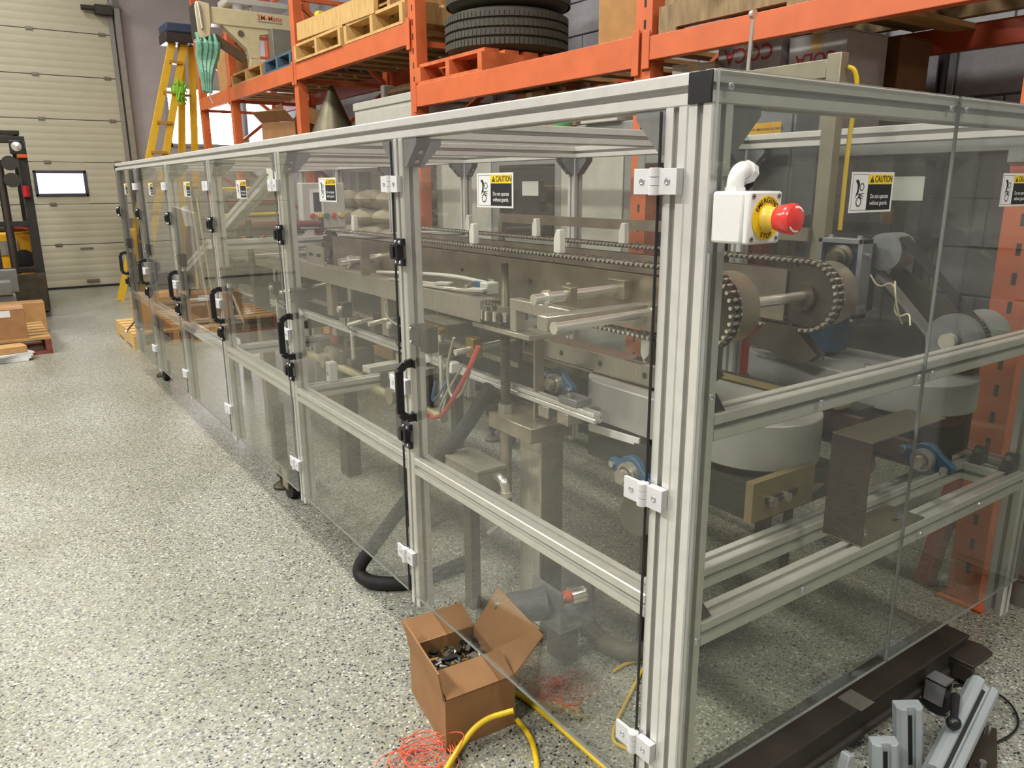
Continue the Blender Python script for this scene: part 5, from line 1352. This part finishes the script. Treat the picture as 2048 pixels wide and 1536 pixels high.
# grey electrical cabinet at the right edge
t = thing('electrical_cabinet', 'grey electrical cabinet on short feet right of the nearest rack upright', 'cabinet', (1.75, 0.0, 0.0))
MB().box(1.53, -0.30, 0.075, 1.98, 0.135, 0.80).build('body', M('cabinet_grey', '#83857c', 0.45, 0.1), t, bevel=0.004)
MB().box(1.523, -0.28, 0.10, 1.53, 0.115, 0.78).build('side_panel', MATS['cabinet_grey'], t, bevel=0.002)
for x in (1.56, 1.95):
    for y in (-0.26, 0.09): MB().cyl((x, y, 0), (x, y, 0.075), 0.032, n=18).build('foot', MATS['cabinet_grey'], t)
# pipes on the block wall
t = thing('wall_pipe', 'black vertical pipe clipped to the grey block wall', 'pipe', (2.40, 0.95, 0.6))
wy = 0.952
MB().cyl((2.40, wy, 0.72), (2.40, wy, 3.2), 0.020, n=14).build('pipe', blackp, t)
for z in (0.95, 1.15, 1.45, 1.9, 2.4): MB().box(2.385, wy - 0.05, z, 2.437, wy + 0.05, z + 0.03).build('clip', darkst, t)
MB().tube([(2.39, wy, 1.22), (2.38, wy + 0.12, 1.14), (2.38, wy + 0.22, 1.12), (2.37, wy + 0.28, 1.0)], 0.014, 8, 2).tube([(2.38, wy + 0.05, 1.15), (2.37, wy + 0.08, 1.0), (2.38, wy + 0.09, 0.75)], 0.010, 8, 2).build('side_hose', blackr, t)
MB().box(2.36, wy + 0.12, 1.03, 2.40, wy + 0.17, 1.11).build('yellow_tag', forky, t, bevel=0.008)
t = thing('wall_conduit', 'thin grey conduit beside the black wall pipe', 'conduit', (2.42, 1.2, 0.7))
MB().cyl((2.42, wy + 0.27, 0.70), (2.42, wy + 0.27, 3.2), 0.014, n=10).build('tube', M('conduit_grey', '#5f5c5a', 0.6, 0.2), t)
for z in (1.0, 1.7, 2.4): MB().box(2.40, wy + 0.25, z, 2.437, wy + 0.29, z + 0.02).build('clip', darkst, t)

# ================================================================ FOREGROUND
# open carton full of hardware under the edge of the first door
bx = thing('open_cardboard_box', 'open cardboard box full of small metal parts beneath the nearest door', 'box', (-0.05, 0.63, 0.0))
P0, P1, P2 = Vector((-0.135, 0.530, 0)), Vector((0.040, 0.518, 0)), Vector((-0.100, 0.760, 0))
P3 = P1 + (P2 - P0)
BHt = 0.128; th = 0.004
quad = [P0, P1, P3, P2]; cen = (P0 + P3) / 2
for i in range(4):
    a, b = quad[i], quad[(i + 1) % 4]
    n_ = ((b - a).cross(Vector((0, 0, 1)))).normalized()
    m = MB()
    vs = []
    for p in (a, b, b - n_ * th, a - n_ * th): vs.append(p)
    vs += [p + Vector((0, 0, BHt)) for p in vs]
    m.add(vs, [(0, 3, 2, 1), (4, 5, 6, 7), (0, 1, 5, 4), (1, 2, 6, 5), (2, 3, 7, 6), (3, 0, 4, 7)])
    m.build('wall', card, bx, smooth=False)
m = MB(); m.add([p + Vector((0, 0, 0.001)) for p in quad] + [p + Vector((0, 0, 0.004)) for p in quad], [(3, 2, 1, 0), (4, 5, 6, 7)]); m.build('bottom', card, bx, smooth=False)
def flap(i, out, up, mat=card, inset=0.004, splay=0.0):
    a, b = quad[i].copy(), quad[(i + 1) % 4].copy(); a.z = b.z = BHt
    n_ = ((b - a).cross(Vector((0, 0, 1)))).normalized(); e = (b - a).normalized()
    a += e * inset; b -= e * inset
    d = n_ * out + Vector((0, 0, up))
    c_, d_ = b + d + e * splay, a + d - e * splay
    nn = (b - a).cross(d).normalized() * 0.0035
    m = MB(); m.add([a, b, c_, d_, a + nn, b + nn, c_ + nn, d_ + nn], [(0, 3, 2, 1), (4, 5, 6, 7), (0, 1, 5, 4), (1, 2, 6, 5), (2, 3, 7, 6), (3, 0, 4, 7)])
    return m.build('flap', mat, bx, smooth=False)
flap(0, -0.065, 0.030)            # near flap folded inwards over the parts
flap(1, 0.070, 0.085, splay=0.008)  # door side flap standing out behind the sheet
flap(2, 0.060, 0.034)             # far flap upright
flap(3, 0.010, 0.070, inset=0.002)
m = MB()
rnd = random.Random(3)
e1 = (P1 - P0); e2 = (P2 - P0)
for k in range(170):
    u, v = rnd.uniform(0.08, 0.92), rnd.uniform(0.05, 0.95)
    c_ = P0 + e1 * u + e2 * v + Vector((0, 0, 0.075 + rnd.uniform(0, 0.028) + 0.012 * (1 - abs(v - .5) * 2)))
    a1, a2 = rnd.uniform(0, 2 * pi), rnd.uniform(-0.5, 0.5)
    d = Vector((cos(a1) * cos(a2), sin(a1) * cos(a2), sin(a2))); L_ = rnd.uniform(0.012, 0.036)
    m.mat(rnd.choice((0, 0, 1, 2, 2, 3)))
    if k % 3: m.cyl(c_ - d * L_ / 2, c_ + d * L_ / 2, rnd.uniform(0.003, 0.0075), n=8)
    else: m.bar(c_ - d * L_ / 2, c_ + d * L_ / 2, rnd.uniform(0.008, 0.018), rnd.uniform(0.004, 0.010))
m.mat(0); m.add([P0 + e1 * .03 + e2 * .03 + Vector((0, 0, .078)), P0 + e1 * .97 + e2 * .03 + Vector((0, 0, .078)), P0 + e1 * .97 + e2 * .97 + Vector((0, 0, .078)), P0 + e1 * .03 + e2 * .97 + Vector((0, 0, .078))], [(0, 1, 2, 3)])
hw = tag(m.build('loose_hardware', [blackp, chrome, steel_dk, M('brass', '#8a7434', 0.35, 0.7)]), 'heap of small dark and shiny fittings filling the open cardboard box', 'hardware', None, 'stuff')

# yellow hose: a loop beside the carton and a long run under the door
t = MB().tube([(-0.192, 0.458, 0.010), (-0.130, 0.491, 0.030), (-0.066, 0.500, 0.070), (-0.003, 0.462, 0.090)], 0.0062, 10, 3).build('yellow_hose_end', yhose)
tag(t, 'upper yellow hose piece curving up beside the open cardboard box', 'hose')
t = MB().tube([(-0.194, 0.428, 0.008), (-0.136, 0.503, 0.012), (-0.059, 0.545, 0.012)], 0.006, 10, 3).build('yellow_hose_end', yhose)
tag(t, 'lower short yellow hose piece on the floor before the open box', 'hose')
t = MB().tube([(0.097, 0.604, 0.008), (0.107, 0.562, 0.008), (0.111, 0.451, 0.008), (0.110, 0.354, 0.008), (0.113, 0.245, 0.008)], 0.0062, 10, 3).build('yellow_hose', yhose)
tag(t, 'long straight yellow hose on the floor along the door edge', 'hose')
t = MB().tube([(0.046, 0.518, 0.008), (0.038, 0.453, 0.008), (0.007, 0.390, 0.008), (-0.035, 0.333, 0.008)], 0.0062, 10, 3).build('yellow_hose', yhose)
tag(t, 'yellow hose bending away from the right side of the open box', 'hose')
t = MB().tube([(0.436, 0.502, 0.006), (0.330, 0.442, 0.006), (0.173, 0.351, 0.006), (0.192, 0.299, 0.006), (0.206, 0.252, 0.006)], 0.004, 8, 3).tube([(0.354, 0.529, 0.006), (0.407, 0.536, 0.006), (0.443, 0.518, 0.006)], 0.004, 8, 2).build('yellow_rope', yhose)
tag(t, 'thin yellow rope lying on the floor inside the guard', 'rope')
# heap of orange twine
m = MB(); rnd = random.Random(11)
c0 = Vector((-0.201, 0.539, 0.000))
for k in range(16):
    pts = []; a = rnd.uniform(0, 2 * pi); r_ = rnd.uniform(0.03, 0.085); cx_, cy_ = c0.x + rnd.uniform(-0.03, 0.03), c0.y + rnd.uniform(-0.03, 0.03)
    for i in range(10):
        a += rnd.uniform(0.4, 0.9)
        pts.append((cx_ + r_ * cos(a) * rnd.uniform(.75, 1.15), cy_ + r_ * sin(a) * rnd.uniform(.6, 1.1), 0.003 + rnd.uniform(0, 0.022)))
    m.tube(pts, 0.0011, 5, 2)
m.tube([(-0.145, 0.558, 0.020), (-0.127, 0.527, 0.050), (-0.111, 0.501, 0.060), (-0.109, 0.494, 0.050), (-0.159, 0.472, 0.020)], 0.0011, 5, 2)
tag(m.build('orange_twine', orstr), 'tangled heap of thin orange twine on the floor', 'twine', None, 'stuff')
m = MB(); rnd = random.Random(5)
c0 = Vector((0.157, 0.539, 0.000))
for k in range(3):
    pts = [(c0.x + rnd.uniform(-.05, .08), c0.y + rnd.uniform(-.08, .08), 0.003 + rnd.uniform(0, .01)) for i in range(5)]
    m.tube(pts, 0.001, 5, 2)
tag(m.build('orange_twine', orstr), 'few loose orange threads on the floor inside the guard', 'twine', None, 'stuff')

# dark channel beam lying along the front end of the machine
t = thing('dark_steel_beam', 'dark brown steel channel beam lying under the front panel', 'steel beam', (0.55, 0.05, 0.0))
bm_ = M('dark_brown_paint', '#38322c', 0.5, 0.15, 0.12)
MB().prism([(0.012, 0.035), (0.098, 0.035), (0.098, 0.118), (0.012, 0.118), (0.012, 0.110), (0.020, 0.104), (0.020, 0.052), (0.012, 0.046)], 'x', 0.10, 1.06).build('beam', bm_, t, smooth=False, bevel=0.002)
MB().prism([(0.985, -0.035), (1.085, -0.035), (1.10, 0.0), (1.085, 0.06), (0.985, 0.06)], 'z', 0.075, 0.085).box(0.985, -0.035, 0.035, 1.00, 0.012, 0.075).build('end_lug', bm_, t, bevel=0.002)
MB().cyl((1.045, -0.008, 0.0), (1.045, -0.008, 0.076), 0.008).lathe([(0.024, 0), (0.024, 0.012), (0.010, 0.024), (0, 0.025)], (1.045, -0.008, 0), (0, 0, 1), 16).build('levelling_foot', blackp, t)
for x in (0.25, 0.80): MB().box(x - 0.03, 0.03, 0.0, x + 0.03, 0.08, 0.036).build('packing_block', wood, t, smooth=False)
MB().box(0.575, 0.005, 0.1182, 0.625, 0.060, 0.1192).build('silver_tape', steel_lt, t)
t = thing('castor', 'black castor under the dark steel beam at the front', 'castor', (0.88, -0.01, 0.0))
MB().cyl((0.86, -0.015, 0.032), (0.885, -0.015, 0.032), 0.032, n=24).build('wheel', blackr, t)
MB().box(0.852, -0.035, 0.030, 0.857, 0.008, 0.085).box(0.888, -0.035, 0.030, 0.893, 0.008, 0.085).box(0.852, -0.035, 0.082, 0.893, 0.008, 0.088).build('fork', alu_cast, t)

# blue-grey plastic guide profiles lying in front of the machine
def guide(label, base, tip, w, h, up, handle_at=None):
    base = Vector(base); tip = Vector(tip); d = (tip - base); L_ = d.length; d.normalize()
    sd = d.cross(Vector(up)).normalized(); u = sd.cross(d)
    t = thing('plastic_guide_profile', label, 'guide profile', tuple(base), 'blue-grey guide profiles')
    # cross-section: bar with a rounded crown and a T-slot in its face
    cs = [(-w / 2, 0), (w / 2, 0), (w / 2, h * .72), (w * .36, h), (0.008, h), (0.008, h - 0.010), (-0.008, h - 0.010), (-0.008, h), (-w * .36, h), (-w / 2, h * .72)]
    m = MB().prism(cs, 'x', 0, L_)
    m.v = [tuple(base + d * p[0] + sd * p[1] + u * p[2]) for p in m.v]
    m.build('profile', greyplas, t, smooth=False, bevel=0.0025)
    m = MB().box(0.012, -0.004, h - 0.0098, L_ - 0.02, 0.004, h - 0.0094)
    m.v = [tuple(base + d * p[0] + sd * p[1] + u * p[2]) for p in m.v]
    m.build('slot', ink, t, smooth=False)
    return t
guide('shorter upright blue-grey guide profile at the lower edge', (0.545, -0.072, 0.0), (0.540, -0.060, 0.118), 0.052, 0.032, (-0.65, -0.75, 0.1))
guide('taller upright blue-grey guide profile next to the shorter one', (0.655, -0.062, 0.0), (0.650, -0.045, 0.146), 0.054, 0.036, (-0.65, -0.75, 0.1))
guide('slanted blue-grey guide profile with a black clamp lever', (0.615, -0.140, 0.030), (0.890, -0.090, 0.095), 0.062, 0.036, (-0.30, -0.55, 0.78))
t = thing('clamp_lever', 'black clamp lever on the slanted guide profile', 'clamp lever', (0.71, -0.13, 0.08))
MB().sphere((0.706, -0.122, 0.112), 0.015, 14).build('knob', blackp, t)
MB().cyl((0.706, -0.122, 0.112), (0.775, -0.090, 0.128), 0.0075, 0.0095, n=12).build('grip', blackp, t)
MB().cyl((0.708, -0.121, 0.108), (0.714, -0.118, 0.085), 0.006, n=10).build('stud', chrome, t)
for i, (c_, lb) in enumerate((((0.470, -0.032), 'small white plastic block standing left of the guide profiles'), ((0.372, -0.045), 'lowest small white plastic block at the bottom edge'))):
    t = thing('plastic_block', lb, 'plastic block', (c_[0], c_[1], 0.0))
    hh = 0.085 - 0.03 * i
    MB().prism([(c_[0] - 0.014, 0), (c_[0] + 0.014, 0), (c_[0] + 0.014, hh), (c_[0] - 0.006, hh + 0.008), (c_[0] - 0.014, hh * .8)], 'y', c_[1] - 0.010, c_[1] + 0.010).build('block', M('pale_grey_plastic', '#a9adaf', 0.4), t, bevel=0.002)
    MB().box(c_[0] - 0.017, c_[1] - 0.008, hh * .45, c_[0] - 0.013, c_[1] + 0.008, hh * .55).build('notch_lip', MATS['pale_grey_plastic'], t)
t = thing('profile_stand', 'brown steel plate under the slanted guide profile', 'steel plate', (0.80, -0.16, 0.0))
MB().obox((0.79, -0.155, 0.012), (0.20, 0.05, 0.020), rotz(0.42)).build('plate', steel_dk, t)
MB().cyl((0.86, -0.13, 0.02), (0.86, -0.13, 0.045), 0.007).build('bolt', screw, t)
MB().cyl((0.74, -0.175, 0.02), (0.74, -0.175, 0.038), 0.007).build('bolt', screw, t)
t = MB().tube([(0.80, -0.13, 0.008), (0.90, -0.16, 0.006), (0.99, -0.15, 0.006), (1.06, -0.08, 0.006), (1.02, 0.0, 0.006), (0.93, 0.02, 0.006)], 0.0028, 6, 3).tube([(0.60, -0.02, 0.008), (0.66, -0.03, 0.006), (0.72, -0.05, 0.006)], 0.0026, 6, 2).build('black_cable', blackp)
tag(t, 'thin black cable looping on the floor right of the guide profiles', 'cable')

# ================================================================ LEFT SIDE AND FAR END
# pallet with cartons on the aisle
pallet('wooden_pallet', 'red painted pallet with cartons at the left of the aisle', (-0.86, 6.30, 0.0), 0, 0.86, 0.86, woodrd, 0.125, None, 6, wood)
lc = carton('large brown carton with a white shipping label on the red pallet', (-0.79, 6.08, 0.125), (0.44, 0.34, 0.22), 0, card)
MB().box(-0.84, 5.908, 0.29, -0.66, 5.910, 0.338).build('shipping_label', paper, lc)
carton('pale carton behind the labelled one at the aisle edge', (-0.55, 6.98, 0.0), (0.34, 0.22, 0.26), 0, cardlt)
carton('thin flat carton lying at the front edge of the red pallet', (-0.72, 5.76, 0.06), (0.22, 0.16, 0.045), radians(12), cardlt)
t = thing('paper_stack', 'stack of white papers under the thin flat carton', 'paper', (-0.71, 5.76, 0.0))
for k in range(4): MB().obox((-0.71 + 0.004 * k, 5.76 - 0.003 * k, 0.008 + k * 0.0145), (0.24, 0.17, 0.013), rotz(0.15 * k - 0.1)).build('sheaf', paper, t, smooth=False)
t = thing('leaning_panel', 'pale grey sheet metal panel at the far left edge', 'panel', (-0.96, 6.6, 0.0))
MB().prism([(6.55, 0.0), (7.35, 0.0), (7.35, 1.02), (6.55, 0.98)], 'x', -0.87, -0.83).build('sheet', greyl, t, bevel=0.003)
MB().box(-0.828, 6.56, 0.0, -0.80, 6.60, 0.98).build('edge_post', greyl, t, bevel=0.002)
t = thing('grey_gear_motor', 'grey gear motor standing behind the labelled carton', 'motor', (-0.66, 7.3, 0.0))
MB().box(-0.72, 7.22, 0.0, -0.56, 7.40, 0.30).build('base', greyp, t, bevel=0.006)
MB().box(-0.75, 7.20, 0.30, -0.58, 7.38, 0.42).build('gear_head', greyp, t, bevel=0.008)
MB().box(-0.68, 7.42, 0.30, -0.52, 7.52, 0.50).cyl((-0.70, 7.20, 0.22), (-0.70, 7.10, 0.22), 0.03).build('end_bell', greyp, t, bevel=0.006)

# fork lift truck
fk = thing('forklift_truck', 'yellow forklift truck with a tall black mast at the left edge', 'forklift', (-0.55, 8.3, 0.0))
mst = M('mast_black', '#2b2826', 0.5, 0.3, 0.12)
for x0, x1 in ((-0.345, -0.27), (-0.70, -0.60)):
    m_ = MB().prism([(x0, 7.90), (x1, 7.90), (x1, 7.92), (x0 + 0.02, 7.92), (x0 + 0.02, 8.02), (x1, 8.02), (x1, 8.04), (x0, 8.04)], 'z', 0.06, 1.62).build('mast_rail', mst, fk, smooth=False)
for q in ((7.92, 1.60, 8.02, 1.66), (7.93, 0.85, 7.98, 0.90), (7.93, 0.42, 7.98, 0.47), (7.93, 0.10, 7.98, 0.18)):
    MB().box(-0.70, q[0], q[1], -0.27, q[2], q[3]).build('mast_crossbar', mst, fk, bevel=0.004)
MB().cyl((-0.50, 7.96, 0.10), (-0.50, 7.96, 1.45), 0.035, n=18).build('lift_cylinder', M('lift_steel', '#4a453f', 0.35, 0.5), fk)
MB().box(-0.72, 7.80, 0.06, -0.28, 7.86, 0.42).box(-0.70, 7.86, 0.10, -0.62, 7.92, 0.4).box(-0.36, 7.86, 0.10, -0.30, 7.92, 0.4).build('fork_carriage', steel_dk, fk, bevel=0.004)
MB().box(-0.66, 7.58, 0.03, -0.58, 7.86, 0.06).build('fork', steel_dk, fk)
MB().box(-0.42, 7.58, 0.03, -0.34, 7.86, 0.06).build('fork', steel_dk, fk)
hl = MB().box(-0.40, 7.86, 1.50, -0.28, 7.92, 1.62).build('head_lamp', blackp, fk, bevel=0.006)
MB().lathe([(0.045, 0), (0.040, 0.012), (0, 0.018)], (-0.345, 7.86, 1.565), (0, -1, 0), 22).build('lens', chrome, hl)
MB().box(-0.35, 7.86, 1.465, -0.27, 7.91, 1.50).build('turn_lamp', M('amber_lens', '#c0561d', 0.3), fk, bevel=0.006)
for z in (1.42, 1.27): MB().cyl((-0.42, 7.89, z), (-0.42, 7.84, z), 0.065, n=22).build('hose_reel', darkst, fk)
MB().cyl((-0.325, 7.87, 1.12), (-0.325, 7.87, 1.22), 0.030, n=18).build('red_beacon', M('red_lens', '#a3202c', 0.3), fk)
MB().box(-0.72, 8.35, 0.34, -0.27, 9.25, 0.78).box(-0.72, 8.30, 0.25, -0.255, 9.25, 0.38).build('body', forky, fk, bevel=0.02)
MB().cyl((-0.40, 8.30, 0.52), (-0.40, 8.36, 0.52), 0.09, n=24).build('lamp_recess', blackp, fk)
MB().box(-0.66, 8.45, 0.78, -0.30, 9.2, 0.84).build('seat_deck', darkst, fk, bevel=0.02)
MB().bar((-0.50, 8.30, 0.84), (-0.30, 8.33, 0.80), 0.08, 0.03).build('red_cloth', M('red_cloth', '#b5402a', 0.7), fk, bevel=0.008)
MB().box(-0.62, 8.34, 0.56, -0.44, 8.352, 0.70).build('rating_plate', steel_lt, fk)
for x in (-0.70, -0.30):
    MB().bar((x, 8.40, 0.80), (x, 8.50, 1.70), 0.045, 0.05).build('guard_post', mst, fk)
    MB().bar((x, 9.15, 0.80), (x, 9.05, 1.70), 0.045, 0.05).build('guard_post', mst, fk)
MB().box(-0.73, 8.45, 1.70, -0.27, 9.10, 1.74).build('overhead_guard', mst, fk, bevel=0.004)
for y in (8.25, 9.05):
    for x in (-0.72, -0.36):
        w_ = MB().cyl((x, y, 0.16), (x + 0.10, y, 0.16), 0.16, n=28).build('wheel', blackr, fk)
        MB().cyl((x + 0.095, y, 0.16), (x + 0.105, y, 0.16), 0.08, n=20).build('hub', forky, w_)

# step ladder leaning by the far wall
ld = thing('step_ladder', 'tall yellow fibreglass step ladder standing beside the garage door', 'ladder', (0.85, 8.7, 0.0))
top = Vector((1.36, 8.75, 2.82))
F = [Vector((0.44, 8.60, 0)), Vector((0.66, 8.62, 0))]        # front rails
Bk = [Vector((1.16, 8.95, 0)), Vector((1.36, 9.0, 0))]        # rear rails
tF = [top + Vector((-0.04, -0.05, 0)), top + Vector((0.08, -0.04, 0))]
tB = [top + Vector((0.06, 0.08, 0)), top + Vector((0.16, 0.08, 0))]
for a, b in zip(F + Bk, tF + tB): MB().bar(a, b, 0.035, 0.075, (1, 0, 0)).build('rail', ladder_y, ld, bevel=0.003)
for k in range(1, 9):
    f_ = k / 9.0
    MB().bar(F[0].lerp(tF[0], f_), F[1].lerp(tF[1], f_), 0.09, 0.03).build('step', M('step_tan', '#b18b36', 0.5), ld)
    if k % 2: MB().bar(Bk[0].lerp(tB[0], f_), Bk[1].lerp(tB[1], f_), 0.03, 0.03).build('rear_brace', alu_cast, ld)
MB().box(top.x - 0.15, top.y - 0.18, top.z - 0.02, top.x + 0.18, top.y + 0.18, top.z + 0.07).build('top_cap', ladder_b, ld, bevel=0.015)
MB().box(top.x - 0.16, top.y - 0.17, top.z - 0.12, top.x + 0.17, top.y + 0.17, top.z - 0.02).build('hinge_block', darkst, ld, bevel=0.008)
t = thing('lime_strap', 'lime green strap bundle tied to the yellow step ladder', 'strap', (1.22, 8.70, 2.2))
rnd = random.Random(2); m = MB(); q = F[1].lerp(tF[1], 0.79)
for k in range(9):
    pts = [(q.x + rnd.uniform(-.03, .10), q.y + rnd.uniform(-.06, .05), q.z + rnd.uniform(-.16, .14)) for i in range(6)]
    m.tube(pts, 0.011, 6, 2)
m.build('strap', lime, t)
MB().box(q.x - 0.05, q.y - 0.06, q.z - 0.04, q.x + 0.06, q.y + 0.05, q.z + 0.04).build('wrap', lime, t, bevel=0.01)
# pallets seen through the last doors
pallet('wooden_pallet', 'raw wooden pallet poking out beyond the far end of the guard', (0.40, 6.05, 0.0), 0, 0.85, 0.62, woodlt, 0.12)
t = carton('brown carton on the raw pallet at the far end of the guard', (0.42, 6.05, 0.12), (0.44, 0.5, 0.24), 0, cardlt)
# second pair of light bars: valve regulator poking out at the last post
t = thing('spray_lance', 'thin steel lance with a chrome tip poking out at the last post', 'lance', (-0.06, 4.9, 0.30))
MB().cyl((0.02, 4.92, 0.34), (-0.045, 4.92, 0.27), 0.006, n=10).build('tube', steel_dk, t)
MB().sphere((-0.05, 4.92, 0.265), 0.012, 12).build('tip', chrome, t)
